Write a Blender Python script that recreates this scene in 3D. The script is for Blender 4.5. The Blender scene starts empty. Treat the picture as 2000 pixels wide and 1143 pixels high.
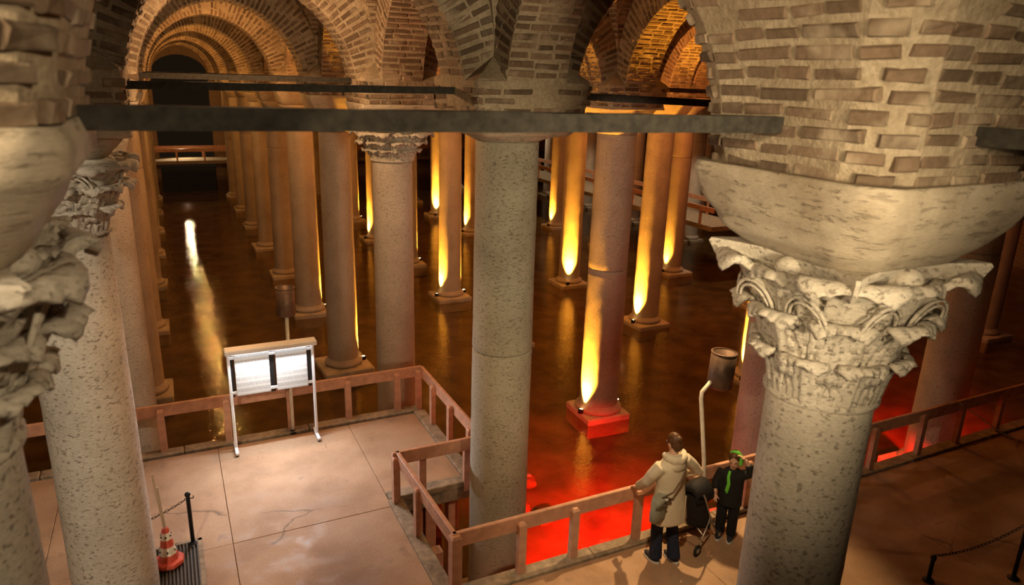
import bpy, bmesh, math, random
import numpy as np
from mathutils import Vector, Matrix, noise

# ------------------------------------------------------------------ scene, camera, light, exposure
S = bpy.context.scene
COL = S.collection
EYE = 5.6                                   # height of the eye above the walkway
YAW, PITCH, ROLL, FPX = 0.457922, 0.293088, -0.0305625, 1376.94
fwd = Vector((math.sin(YAW)*math.cos(PITCH), math.cos(YAW)*math.cos(PITCH), -math.sin(PITCH)))
rt0 = Vector((math.cos(YAW), -math.sin(YAW), 0))
dn0 = fwd.cross(rt0)
rgt = rt0*math.cos(ROLL) + dn0*math.sin(ROLL)
dwn = dn0*math.cos(ROLL) - rt0*math.sin(ROLL)
cam_d = bpy.data.cameras.new('camera')
cam = bpy.data.objects.new('camera', cam_d)
COL.objects.link(cam)
M3 = Matrix((rgt, -dwn, -fwd)).transposed()
cam.matrix_world = Matrix.Translation((0, 0, EYE)) @ M3.to_4x4()
cam_d.sensor_width = 36.0
cam_d.lens = FPX/2000*36
cam_d.clip_start = 0.05
cam_d.clip_end = 200
cam_d.dof.use_dof = True
cam_d.dof.focus_distance = 9.5
cam_d.dof.aperture_fstop = 1.9
S.camera = cam

def px(P):
    v = Vector(P) - Vector((0, 0, EYE))
    d = v.dot(fwd)
    return 1000 + FPX*v.dot(rgt)/d, 571.5 + FPX*v.dot(dwn)/d, d

wd = bpy.data.worlds.new('world')
S.world = wd
wd.use_nodes = True
wd.node_tree.nodes['Background'].inputs[0].default_value = (1.0, 0.62, 0.34, 1)
wd.node_tree.nodes['Background'].inputs[1].default_value = 0.008

S.view_settings.view_transform = 'Standard'
S.view_settings.look = 'None'
S.view_settings.exposure = 0.15
S.view_settings.gamma = 1.0
S.view_settings.use_curve_mapping = False
S.cycles.max_bounces = 6
S.cycles.diffuse_bounces = 3
S.cycles.glossy_bounces = 3
S.cycles.transparent_max_bounces = 8
S.cycles.sample_clamp_indirect = 4.0
S.cycles.caustics_reflective = False
S.cycles.caustics_refractive = False

def lamp(kind, name, loc, energy, color, radius=0.1, target=None, angle=60, blend=0.5, parent=None):
    d = bpy.data.lights.new(name, kind)
    d.energy = energy
    d.color = color
    d.shadow_soft_size = radius
    if kind == 'SPOT':
        d.spot_size = math.radians(angle)
        d.spot_blend = blend
    o = bpy.data.objects.new(name, d)
    COL.objects.link(o)
    o.location = loc
    if target is not None:
        v = Vector(target) - Vector(loc)
        o.rotation_euler = v.to_track_quat('-Z', 'Y').to_euler()
    if parent is not None:
        o.parent = parent
        o.matrix_parent_inverse = Matrix.Translation(parent.location).inverted()
    return o

WARM = (1.0, 0.74, 0.44)
# unseen fill lamps by the entrance stair, added for the near piers and columns
lamp('SPOT', 'stair_fill_light', (-2.6, 0.5, 6.2), 760, WARM, 0.12, (3.4, 3.2, 5.2), 50, 0.9)
lamp('SPOT', 'stair_fill_light', (-2.6, 0.6, 6.6), 1200, (1.0, 0.82, 0.60), 0.10, (-0.4, 7.4, 1.6), 64, 0.9)
lamp('SPOT', 'stair_fill_light', (1.0, -0.9, 6.5), 300, (1.0, 0.76, 0.48), 0.10, (-1.0, 2.9, 5.2), 60, 0.9)
lamp('SPOT', 'stair_fill_light', (1.6, -1.6, 5.0), 1300, (1.0, 0.78, 0.48), 0.40, (3.2, 8.5, 4.4), 44, 0.9)
lamp('SPOT', 'stair_fill_light', (0.4, -1.9, 6.2), 330, WARM, 0.3, (3.8, 3.2, 5.2), 50, 0.9)
# unseen lamps added over the walkway to light floor, people and middle columns
lamp('SPOT', 'walkway_fill_light', (1.2, 6.6, 5.35), 150, (1.0, 0.50, 0.18), 0.06, (0.9, 8.2, 0), 100, 0.7)
lamp('SPOT', 'walkway_fill_light', (6.6, 7.4, 4.8), 950, (1.0, 0.64, 0.30), 0.05, (5.3, 5.3, 0.0), 52, 0.6)
lamp('SPOT', 'walkway_fill_light', (3.0, 3.6, 4.9), 420, (1.0, 0.70, 0.40), 0.06, (4.6, 6.4, 0.6), 56, 0.8)
lamp('SPOT', 'walkway_fill_light', (4.7, 5.6, 4.9), 620, (1.0, 0.68, 0.46), 0.15, (6.6, 13.5, 3.2), 56, 0.9)
# fill points without fixtures, added over the aisles for the general ambient glow
for x, y, e, c in ((1.3, 10.6, 260, (1.0, 0.56, 0.26)), (1.3, 20.0, 210, (1.0, 0.46, 0.14)), (1.3, 29.5, 210, (1.0, 0.44, 0.11)), (1.3, 39.1, 180, (1.0, 0.42, 0.10)), (1.36, 47.6, 170, (1.0, 0.42, 0.10)),
                   (6.0, 20.0, 240, (1.0, 0.36, 0.09)), (10.9, 15.0, 280, (1.0, 0.34, 0.08)), (10.9, 29.6, 300, (1.0, 0.32, 0.05)), (15.6, 20.0, 330, (1.0, 0.30, 0.06)), (6.0, 34.0, 170, (1.0, 0.42, 0.10)),
                   (20.5, 15.0, 160, (1.0, 0.28, 0.14)), (15.6, 10.2, 110, (1.0, 0.30, 0.16)), (20.5, 29.6, 150, (1.0, 0.38, 0.14))):
    lamp('POINT', 'aisle_fill_light', (x, y, 5.9), e, c, 0.05)

# ------------------------------------------------------------------ materials
class N:
    def __init__(s, name, rough=0.8, spec=0.3):
        s.m = bpy.data.materials.new(name)
        s.m.use_nodes = True
        s.t = s.m.node_tree
        s.b = s.t.nodes['Principled BSDF']
        s.b.inputs['Roughness'].default_value = rough
        s.b.inputs['Specular IOR Level'].default_value = spec
    def n(s, typ, **kw):
        nd = s.t.nodes.new(typ)
        for k, v in kw.items():
            if k in nd.inputs.keys() if isinstance(k, str) else False:
                nd.inputs[k].default_value = v
            else:
                setattr(nd, k, v)
        return nd
    def l(s, a, b):
        s.t.links.new(a, b)
    def coord(s, scale=(1, 1, 1), kind='Object'):
        tc = s.t.nodes.new('ShaderNodeTexCoord')
        mp = s.t.nodes.new('ShaderNodeMapping')
        mp.inputs['Scale'].default_value = scale
        s.l(tc.outputs[kind], mp.inputs['Vector'])
        return mp.outputs['Vector']
    def geo(s, scale=(1, 1, 1)):
        g = s.t.nodes.new('ShaderNodeNewGeometry')
        mp = s.t.nodes.new('ShaderNodeMapping')
        mp.inputs['Scale'].default_value = scale
        s.l(g.outputs['Position'], mp.inputs['Vector'])
        return mp.outputs['Vector']
    def noise(s, vec, scale, detail=4, rough=0.55):
        nd = s.t.nodes.new('ShaderNodeTexNoise')
        nd.inputs['Scale'].default_value = scale
        nd.inputs['Detail'].default_value = detail
        nd.inputs['Roughness'].default_value = rough
        s.l(vec, nd.inputs['Vector'])
        return nd.outputs['Fac']
    def ramp(s, fac, stops):
        r = s.t.nodes.new('ShaderNodeValToRGB')
        e = r.color_ramp.elements
        while len(e) < len(stops):
            e.new(0.5)
        for i, (p, c) in enumerate(stops):
            e[i].position = p
            e[i].color = (*c, 1) if len(c) == 3 else c
        s.l(fac, r.inputs['Fac'])
        return r.outputs['Color']
    def mix(s, fac, a, b, typ='MIX'):
        m = s.t.nodes.new('ShaderNodeMix')
        m.data_type = 'RGBA'
        m.blend_type = typ
        for k, v in (('Factor', fac), ('A', a), ('B', b)):
            sock = [i for i in m.inputs if i.name == k and (i.type == ('VALUE' if k == 'Factor' else 'RGBA'))][0]
            if isinstance(v, (int, float)):
                sock.default_value = v
            elif isinstance(v, tuple):
                sock.default_value = (*v, 1)
            else:
                s.l(v, sock)
        return [o for o in m.outputs if o.type == 'RGBA'][0]
    def math(s, op, a, b=0.0):
        m = s.t.nodes.new('ShaderNodeMath')
        m.operation = op
        for i, v in enumerate((a, b)):
            if isinstance(v, (int, float)):
                m.inputs[i].default_value = v
            else:
                s.l(v, m.inputs[i])
        return m.outputs[0]
    def col(s, c):
        if isinstance(c, tuple):
            s.b.inputs['Base Color'].default_value = (*c, 1)
        else:
            s.l(c, s.b.inputs['Base Color'])
    def bump(s, h, strength=0.5, dist=0.02, prev=None):
        b = s.t.nodes.new('ShaderNodeBump')
        b.inputs['Strength'].default_value = strength
        b.inputs['Distance'].default_value = dist
        s.l(h, b.inputs['Height'])
        if prev is not None:
            s.l(prev, b.inputs['Normal'])
        s.l(b.outputs['Normal'], s.b.inputs['Normal'])
        return b.outputs['Normal']

def plain(name, c, rough=0.7, metal=0.0, var=0.25, scale=14):
    k = N(name, rough)
    f = k.noise(k.coord(), scale)
    k.col(k.ramp(f, [(0.3, tuple(x*(1-var) for x in c)), (0.7, tuple(min(1, x*(1+var*0.6)) for x in c))]))
    k.b.inputs['Metallic'].default_value = metal
    k.bump(f, 0.15, 0.004)
    return k.m

def stone(name, lo, mid, hi, pits=0.6, horiz=2.2, big=1.2, pscale=24.0):
    k = N(name, 0.85, 0.2)
    v = k.geo((1, 1, horiz))
    f1 = k.noise(v, pscale, 5, 0.6)
    f2 = k.noise(k.geo(), big, 4, 0.6)
    f3 = k.noise(k.geo((1, 1, horiz*1.3)), 34.0, 3, 0.6)
    pit = k.ramp(f1, [(0.34, (0, 0, 0)), (0.43, (1, 1, 1))])
    base = k.ramp(f2, [(0.25, lo), (0.5, mid), (0.75, hi)])
    dark = k.mix(1.0, base, (0.36, 0.31, 0.26), 'MULTIPLY')
    w = k.math('MULTIPLY_ADD', pit, pits)
    w.node.inputs[2].default_value = 1-pits
    c = k.mix(w, dark, base)
    c = k.mix(0.35, c, k.ramp(f3, [(0.3, (0.25, 0.23, 0.2)), (0.7, (0.95, 0.93, 0.9))]), 'MULTIPLY')
    k.col(c)
    n1 = k.bump(f3, 0.4, 0.015)
    n2 = k.bump(pit, 0.55, 0.02, n1)
    return k.m

def brick_mat():
    k = N('fired_brick', 0.9, 0.15)
    at = k.n('ShaderNodeAttribute', attribute_name='rnd')
    oi = k.n('ShaderNodeObjectInfo')
    r = k.math('FRACT', k.math('ADD', at.outputs['Fac'], oi.outputs['Random']))
    c = k.ramp(r, [(0.0, (0.12, 0.088, 0.060)), (0.3, (0.175, 0.125, 0.085)), (0.6, (0.215, 0.152, 0.104)), (0.85, (0.26, 0.19, 0.13)), (1.0, (0.17, 0.135, 0.10))])
    f = k.noise(k.geo(), 22, 5)
    c = k.mix(0.5, c, k.ramp(f, [(0.3, (0.45, 0.4, 0.34)), (0.7, (1, 1, 1))]), 'MULTIPLY')
    g = k.noise(k.geo(), 3.2, 3)
    c = k.mix(k.ramp(g, [(0.52, (0, 0, 0)), (0.68, (0.7, 0.7, 0.7))]), c, (0.46, 0.38, 0.275))
    k.col(c)
    k.bump(f, 0.6, 0.012)
    return k.m

def mortar_mat():
    k = N('lime_mortar', 0.95, 0.1)
    f = k.noise(k.geo(), 26, 6, 0.65)
    g = k.noise(k.geo(), 2.0, 4)
    c = k.mix(k.ramp(g, [(0.35, (0, 0, 0)), (0.65, (1, 1, 1))]), (0.34, 0.275, 0.19), (0.50, 0.42, 0.305))
    c = k.mix(0.6, c, k.ramp(f, [(0.3, (0.4, 0.36, 0.3)), (0.65, (1, 1, 1))]), 'MULTIPLY')
    k.col(c)
    k.bump(f, 0.8, 0.02)
    return k.m

def wall_brick_mat():
    k = N('brick_walling', 0.9, 0.1)
    b = k.n('ShaderNodeTexBrick')
    v = k.geo()
    sp = k.n('ShaderNodeSeparateXYZ'); k.l(v, sp.inputs[0])
    cb = k.n('ShaderNodeCombineXYZ')
    k.l(k.math('ADD', sp.outputs[0], sp.outputs[1]), cb.inputs[0]); k.l(sp.outputs[2], cb.inputs[1])
    k.l(cb.outputs[0], b.inputs['Vector'])
    b.inputs['Scale'].default_value = 1.0
    b.inputs['Brick Width'].default_value = 0.32
    b.inputs['Row Height'].default_value = 0.10
    b.inputs['Mortar Size'].default_value = 0.02
    b.inputs['Color1'].default_value = (0.30, 0.20, 0.13, 1)
    b.inputs['Color2'].default_value = (0.22, 0.15, 0.10, 1)
    b.inputs['Mortar'].default_value = (0.42, 0.34, 0.25, 1)
    k.col(b.outputs['Color'])
    return k.m

def floor_mat():
    k = N('worn_concrete', 0.72, 0.35)
    f = k.noise(k.geo(), 1.1, 5)
    g = k.noise(k.geo(), 30, 4)
    c = k.ramp(f, [(0.3, (0.29, 0.175, 0.10)), (0.52, (0.42, 0.27, 0.165)), (0.75, (0.49, 0.335, 0.215))])
    # damp blotches and cracks
    bl = k.noise(k.geo(), 2.6, 5, 0.6)
    c = k.mix(k.ramp(bl, [(0.62, (0, 0, 0)), (0.70, (0.55, 0.55, 0.55))]), c, (0.17, 0.115, 0.08))
    wv = k.n('ShaderNodeTexNoise'); wv.inputs['Scale'].default_value = 1.6; wv.inputs['Detail'].default_value = 5
    k.l(k.geo(), wv.inputs['Vector'])
    mx = k.n('ShaderNodeVectorMath', operation='MULTIPLY_ADD')
    k.l(wv.outputs['Color'], mx.inputs[0]); mx.inputs[1].default_value = (0.6, 0.6, 0.0); k.l(k.geo(), mx.inputs[2])
    vo = k.n('ShaderNodeTexVoronoi', feature='DISTANCE_TO_EDGE'); vo.inputs['Scale'].default_value = 0.42
    k.l(mx.outputs[0], vo.inputs['Vector'])
    cr = k.ramp(vo.outputs['Distance'], [(0.0, (1, 1, 1)), (0.007, (0, 0, 0))])
    mk = k.ramp(k.noise(k.geo(), 0.7, 2), [(0.5, (0, 0, 0)), (0.56, (0.75, 0.75, 0.75))])
    c = k.mix(k.mix(1.0, cr, mk, 'MULTIPLY'), c, (0.10, 0.07, 0.05))
    c = k.mix(0.35, c, k.ramp(g, [(0.3, (0.6, 0.58, 0.55)), (0.7, (1, 1, 1))]), 'MULTIPLY')
    k.col(c)
    k.bump(g, 0.25, 0.006)
    k.l(k.ramp(bl, [(0.5, (0.75, 0.75, 0.75)), (0.72, (0.42, 0.42, 0.42))]), k.b.inputs['Roughness'])
    return k.m

def water_mat():
    k = N('still_water', 0.03)
    t = k.t
    t.nodes.remove(k.b)
    out = t.nodes['Material Output']
    fr = t.nodes.new('ShaderNodeFresnel')
    gm = t.nodes.new('ShaderNodeNewGeometry')      # the same reflectance from above and from below the surface
    k.l(k.math('ADD', k.math('MULTIPLY', gm.outputs['Backfacing'], 1/1.36-1.36), 1.36), fr.inputs['IOR'])
    tr = t.nodes.new('ShaderNodeBsdfTransparent'); tr.inputs['Color'].default_value = (0.66, 0.55, 0.40, 1)
    gl = t.nodes.new('ShaderNodeBsdfGlossy'); gl.inputs['Roughness'].default_value = 0.035
    gl.inputs['Color'].default_value = (0.95, 0.92, 0.86, 1)
    mx = t.nodes.new('ShaderNodeMixShader')
    bp = t.nodes.new('ShaderNodeBump')
    bp.inputs['Strength'].default_value = 0.32
    bp.inputs['Distance'].default_value = 0.022
    f = k.noise(k.geo((1, 1.5, 1)), 9.0, 3, 0.5)
    k.l(f, bp.inputs['Height'])
    for nd in (fr, gl):
        k.l(bp.outputs['Normal'], nd.inputs['Normal'])
    k.l(fr.outputs[0], mx.inputs[0]); k.l(tr.outputs[0], mx.inputs[1]); k.l(gl.outputs[0], mx.inputs[2])
    k.l(mx.outputs[0], out.inputs['Surface'])
    return k.m

def emit(name, c, strength):
    k = N(name, 0.4)
    k.col((0.8, 0.8, 0.8))
    k.b.inputs['Emission Color'].default_value = (*c, 1)
    k.b.inputs['Emission Strength'].default_value = strength
    return k.m

def print_mat():
    # sign panel: off-white sheet with grey rows of small print
    k = N('printed_sheet', 0.5, 0.3)
    v = k.coord((1, 1, 1))
    sp = k.n('ShaderNodeSeparateXYZ'); k.l(v, sp.inputs[0])
    row = k.math('FRACT', k.math('MULTIPLY', sp.outputs[2], 11.0))
    band = k.math('GREATER_THAN', row, 0.62)
    cb = k.n('ShaderNodeCombineXYZ')
    k.l(k.math('MULTIPLY', sp.outputs[0], 60.0), cb.inputs[0])
    k.l(k.math('FLOOR', k.math('MULTIPLY', sp.outputs[2], 33.0)), cb.inputs[1])
    w = k.noise(cb.outputs[0], 1.0, 1)
    ink = k.math('MULTIPLY', k.math('GREATER_THAN', w, 0.42), k.math('SUBTRACT', 1.0, band))
    k.col(k.mix(k.math('MULTIPLY', ink, 0.5), (0.62, 0.61, 0.57), (0.30, 0.30, 0.30)))
    return k.m

MAT = {
    'marble': stone('pitted_marble', (0.43, 0.37, 0.30), (0.55, 0.48, 0.395), (0.63, 0.56, 0.47), 0.45),
    'marble_white': stone('pale_marble', (0.47, 0.43, 0.36), (0.60, 0.55, 0.46), (0.70, 0.65, 0.56), 0.65, 1.6, 2.0, 21.0),
    'marble_green': stone('damp_marble', (0.36, 0.34, 0.26), (0.50, 0.47, 0.37), (0.58, 0.54, 0.44)),
    'impost': stone('weathered_limestone', (0.31, 0.25, 0.175), (0.56, 0.49, 0.38), (0.64, 0.56, 0.44), 0.34, 5.0, 1.3, 6.5),
    'brick': brick_mat(), 'mortar': mortar_mat(), 'wall': wall_brick_mat(), 'floor': floor_mat(), 'water': water_mat(),
    'bed': plain('silted_bed', (0.21, 0.16, 0.085), 0.9, 0, 0.5, 1.5),
    'tie': plain('blackened_timber', (0.034, 0.030, 0.023), 0.8, 0, 0.5, 20),
    'rail': plain('painted_timber', (0.58, 0.32, 0.21), 0.55, 0, 0.22, 8),
    'kerb': plain('kerb_stone', (0.30, 0.235, 0.16), 0.85, 0, 0.45, 9),
    'black': plain('black_metal', (0.02, 0.02, 0.02), 0.5, 0.6),
    'blackplastic': plain('black_plastic', (0.018, 0.018, 0.018), 0.55),
    'lampmetal': plain('bronze_lamp_metal', (0.16, 0.105, 0.075), 0.5, 0.5),
    'white': plain('white_enamel', (0.80, 0.80, 0.80), 0.35, 0, 0.06),
    'print': print_mat(),
    'tube': emit('light_tube', (0.85, 0.92, 1.0), 6),
    'lens': emit('amber_lens', (1.0, 0.72, 0.28), 22),
    'lensred': emit('red_lens', (1.0, 0.08, 0.03), 14),
    'conered': plain('cone_red', (0.60, 0.10, 0.06), 0.55, 0, 0.2),
    'conewhite': plain('cone_white', (0.80, 0.76, 0.62), 0.55, 0, 0.15),
    'steel': plain('grate_steel', (0.11, 0.095, 0.08), 0.5, 0.6),
}

# ------------------------------------------------------------------ mesh helpers
class MB:
    def __init__(s):
        s.v = []; s.f = []; s.sm = []; s.rnd = []
    def add(s, vs, fs, smooth=False, rnd=None):
        o = len(s.v)
        s.v += [tuple(p) for p in vs]
        s.f += [tuple(i+o for i in f) for f in fs]
        s.sm += [smooth]*len(fs)
        if rnd is not None:
            s.rnd += [rnd]*len(fs)
        return s
    def box(s, c, d, rot=0, bev=0.0, mat=None):
        x, y, z = (q/2 for q in d)
        if bev <= 0:
            vs = [(sx*x, sy*y, sz*z) for sz in (-1, 1) for sy in (-1, 1) for sx in (-1, 1)]
            fs = [(0, 2, 3, 1), (4, 5, 7, 6), (0, 1, 5, 4), (2, 6, 7, 3), (0, 4, 6, 2), (1, 3, 7, 5)]
        else:
            b = min(bev, x*0.9, y*0.9, z*0.9)
            rings = []
            for zz, k in ((-z, b), (-z+b, 0), (z-b, 0), (z, b)):
                X, Y = x-k, y-k
                rings.append([(-X+b*(k == 0), -Y, zz), (X-b*(k == 0), -Y, zz), (X, -Y+b*(k == 0), zz), (X, Y-b*(k == 0), zz),
                              (X-b*(k == 0), Y, zz), (-X+b*(k == 0), Y, zz), (-X, Y-b*(k == 0), zz), (-X, -Y+b*(k == 0), zz)])
            vs = [p for r in rings for p in r]
            fs = []
            for i in range(3):
                for j in range(8):
                    fs.append((i*8+j, i*8+(j+1) % 8, i*8+8+(j+1) % 8, i*8+8+j))
            fs += [tuple(range(7, -1, -1)), tuple(range(24, 32))]
        if mat is None:
            cr, sr = math.cos(rot), math.sin(rot)
            vs = [(c[0]+p[0]*cr-p[1]*sr, c[1]+p[0]*sr+p[1]*cr, c[2]+p[2]) for p in vs]
        else:
            vs = [tuple(Vector(c) + mat @ Vector(p)) for p in vs]
        return s.add(vs, fs)
    def loft(s, rings, closed=True, caps=True, smooth=True):
        n = len(rings[0])
        vs = [p for r in rings for p in r]
        fs = []
        for i in range(len(rings)-1):
            for j in range(n if closed else n-1):
                fs.append((i*n+j, i*n+(j+1) % n, (i+1)*n+(j+1) % n, (i+1)*n+j))
        s.add(vs, fs, smooth)
        if caps and closed:
            o = len(s.v)-len(vs)
            s.f.append(tuple(o+j for j in range(n-1, -1, -1))); s.sm.append(False)
            s.f.append(tuple(o+(len(rings)-1)*n+j for j in range(n))); s.sm.append(False)
        return s
    def lathe(s, prof, seg=24, c=(0, 0, 0), jit=None, caps=True, smooth=True):
        rings = []
        for r, z in prof:
            rings.append([(c[0]+(r*(1 if jit is None else jit(a, z)))*math.cos(a), c[1]+(r*(1 if jit is None else jit(a, z)))*math.sin(a), c[2]+z)
                          for a in (2*math.pi*k/seg for k in range(seg))])
        return s.loft(rings, True, caps, smooth)
    def tube(s, pts, rad, seg=8, caps=True, flat=1.0):
        pts = [Vector(p) for p in pts]
        rad = rad if isinstance(rad, (list, tuple)) else [rad]*len(pts)
        rings = []
        up = None
        for i, p in enumerate(pts):
            t = (pts[min(i+1, len(pts)-1)] - pts[max(i-1, 0)]).normalized()
            if up is None:
                up = Vector((0, 0, 1)) if abs(t.z) < 0.9 else Vector((0, 1, 0))
            a = t.cross(up).normalized()
            b = a.cross(t).normalized()
            up = b
            r = rad[i]
            rings.append([tuple(p + a*(r*math.cos(q)) + b*(r*flat*math.sin(q))) for q in (2*math.pi*k/seg for k in range(seg))])
        return s.loft(rings, True, caps)
    def ell(s, c, r, seg=16, rings=10, rot=None):
        rr = []
        for i in range(rings+1):
            th = -math.pi/2 + math.pi*i/rings
            th = max(-1.5, min(1.5, th))
            ring = []
            for k in range(seg):
                a = 2*math.pi*k/seg
                p = Vector((r[0]*math.cos(th)*math.cos(a), r[1]*math.cos(th)*math.sin(a), r[2]*math.sin(th)))
                if rot is not None:
                    p = rot @ p
                ring.append(tuple(Vector(c)+p))
            rr.append(ring)
        return s.loft(rr)
    def mesh(s, name):
        me = bpy.data.meshes.new(name)
        me.from_pydata(s.v, [], s.f)
        me.polygons.foreach_set('use_smooth', s.sm)
        if s.rnd and len(s.rnd) == len(s.f):
            at = me.attributes.new('rnd', 'FLOAT', 'FACE')
            at.data.foreach_set('value', s.rnd)
        me.update()
        return me

def obj(name, me, mat, parent=None, loc=(0, 0, 0), rot=(0, 0, 0)):
    if isinstance(me, MB):
        me = me.mesh(name)
    if mat is not None and not me.materials:
        me.materials.append(MAT[mat] if isinstance(mat, str) else mat)
    o = bpy.data.objects.new(name, me)
    COL.objects.link(o)
    o.location = loc
    o.rotation_euler = rot
    if parent is not None:
        o.parent = parent
    return o

def tag(o, label, cat, group=None, kind=None):
    o['label'] = label
    o['category'] = cat
    if group: o['group'] = group
    if kind: o['kind'] = kind
    return o

def thing(name, loc, label, cat, group=None, kind=None, rz=0):
    o = bpy.data.objects.new(name, None)
    COL.objects.link(o)
    o.location = loc
    o.rotation_euler = (0, 0, rz)
    return tag(o, label, cat, group, kind)

R = random.Random(7)
# ------------------------------------------------------------------ setting: bed, water, walkway, walls
WATER = EYE - 7.36
BED = WATER - 0.34
BASE = EYE - 7.18                            # top of the plinths
XS = {-2: -5.75, -1: -0.95, 0: 3.667, 1: 8.467, 2: 13.267, 3: 18.067, 4: 22.867, 5: 27.667}
YJ = lambda j: 7.686 + 4.8*j

def grid_mesh(x0, x1, y0, y1, nx, ny, f):
    vs = [(x0+(x1-x0)*i/nx, y0+(y1-y0)*j/ny, f(x0+(x1-x0)*i/nx, y0+(y1-y0)*j/ny)) for j in range(ny+1) for i in range(nx+1)]
    fs = [(j*(nx+1)+i, j*(nx+1)+i+1, (j+1)*(nx+1)+i+1, (j+1)*(nx+1)+i) for j in range(ny) for i in range(nx)]
    return MB().add(vs, fs, True)

o = obj('ground', grid_mesh(-8, 40, -8, 62, 160, 220, lambda x, y: BED + 0.10*noise.noise(Vector((x*0.9, y*0.9, 0))) + 0.04*noise.noise(Vector((x*3, y*3, 2)))), 'bed')
tag(o, 'silty brown bed under the shallow water of the cistern', 'ground', kind='structure')
o = obj('water', MB().add([(-8, -8, WATER), (40, -8, WATER), (40, 62, WATER), (-8, 62, WATER)], [(0, 1, 2, 3)]), 'water')
tag(o, 'shallow dark water mirroring the lit columns', 'water', kind='structure')

for nm, c, d, lab in (('wall_left', (-6.1, 27, 2.6), (0.6, 70, 10), 'brick side wall behind the left row of columns'),
                      ('wall_right', (34, 27, 2.6), (0.6, 70, 10), 'dark brick wall beyond the far right columns')):
    tag(obj(nm, MB().box(c, d), 'wall'), lab, 'wall', kind='structure')

WB = 53.6
wb = thing('wall_back', (0, WB, 0), 'brick wall at the end of the aisle with a dark arched opening', 'wall', kind='structure')
OX, OW, OZ = 1.36, 1.72, 5.3
obj('wall_face', MB().box((OX-OW-3.5, 0.3, 2.6), (7, 0.6, 10)).box((OX+OW+16, 0.3, 2.6), (32, 0.6, 10)), 'wall', wb)
m = MB()
for k in range(16):
    a, b = math.pi*k/16, math.pi*(k+1)/16
    q = [(OX+OW*math.cos(a), OZ+1.25*math.sin(a)), (OX+OW*math.cos(b), OZ+1.25*math.sin(b))]
    m.add([(q[0][0], yy, q[0][1]) for yy in (0, 0.6)] + [(q[1][0], yy, q[1][1]) for yy in (0, 0.6)] + [(q[0][0], yy, 8) for yy in (0, 0.6)] + [(q[1][0], yy, 8) for yy in (0, 0.6)],
          [(0, 2, 6, 4), (1, 5, 7, 3), (0, 1, 3, 2)])
obj('arch_head', m, 'wall', wb)

fl = thing('floor', (0, 0, 0), 'worn tan concrete walkway with slab joints and cracks', 'floor', kind='structure')
obj('walkway_deck', MB().box((-1.75, 3.35, -0.15), (8.3, 15.1, 0.2)).box((3.0, 9.6, -0.15), (1.2, 2.6, 0.2)).box((10.2, 1.0, -0.15), (15.6, 10.4, 0.2)), 'kerb', fl)
def slabs(x0, x1, y0, y1, nx, ny):
    dx, dy = (x1-x0)/nx, (y1-y0)/ny
    for i in range(nx):
        for j in range(ny):
            m = MB().box((0, 0, 0), (dx-0.006, dy-0.006, 0.05), 0, 0.004)
            s = obj('slab', m, 'floor', fl, (x0+dx*(i+0.5), y0+dy*(j+0.5), -0.025 + R.uniform(-0.003, 0.0)))
slabs(-5.8, 2.30, -4, 5.6, 3, 3)
slabs(-5.8, 2.30, 5.6, 10.70, 4, 2)
slabs(2.30, 3.45, 8.48, 10.70, 1, 1)
slabs(2.30, 17.9, -4, 6.10, 5, 3)
def kerb(a, b, w=0.2):
    a, b = Vector(a), Vector(b)
    L = (b-a).length
    n = max(1, round(L/1.9))
    for k in range(n):
        p = a + (b-a)*((k+0.5)/n)
        ang = math.atan2((b-a).y, (b-a).x) + R.uniform(-0.006, 0.006)
        obj('kerb_board', MB().box((0, 0, 0), (L/n-0.012, w, 0.09), 0, 0.012), 'kerb', fl, (p.x, p.y, R.uniform(-0.018, -0.004)), (0, 0, ang))
kerb((-5.8, 10.83), (3.55, 10.83))
kerb((3.55, 10.73), (3.55, 8.38))
kerb((3.45, 8.38), (2.30, 8.38))
kerb((2.38, 8.28), (2.38, 6.2))
kerb((2.30, 6.20), (18, 6.20))
for k, (x, y) in enumerate([(2.75, 8.5), (3.30, 8.5), (2.62, 7.3), (2.95, 8.5), (2.6, 6.55), (4.6, 6.05), (6.8, 6.05), (10.5, 6.05), (0.4, 10.8), (2.4, 10.8), (-1.6, 10.8), (3.45, 9.6)]):
    obj('support_post', MB().box((0, 0, 0), (0.16, 0.16, -BED-0.2), 0, 0.012), 'rail', fl, (x, y, (BED-0.2)/2))

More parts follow.
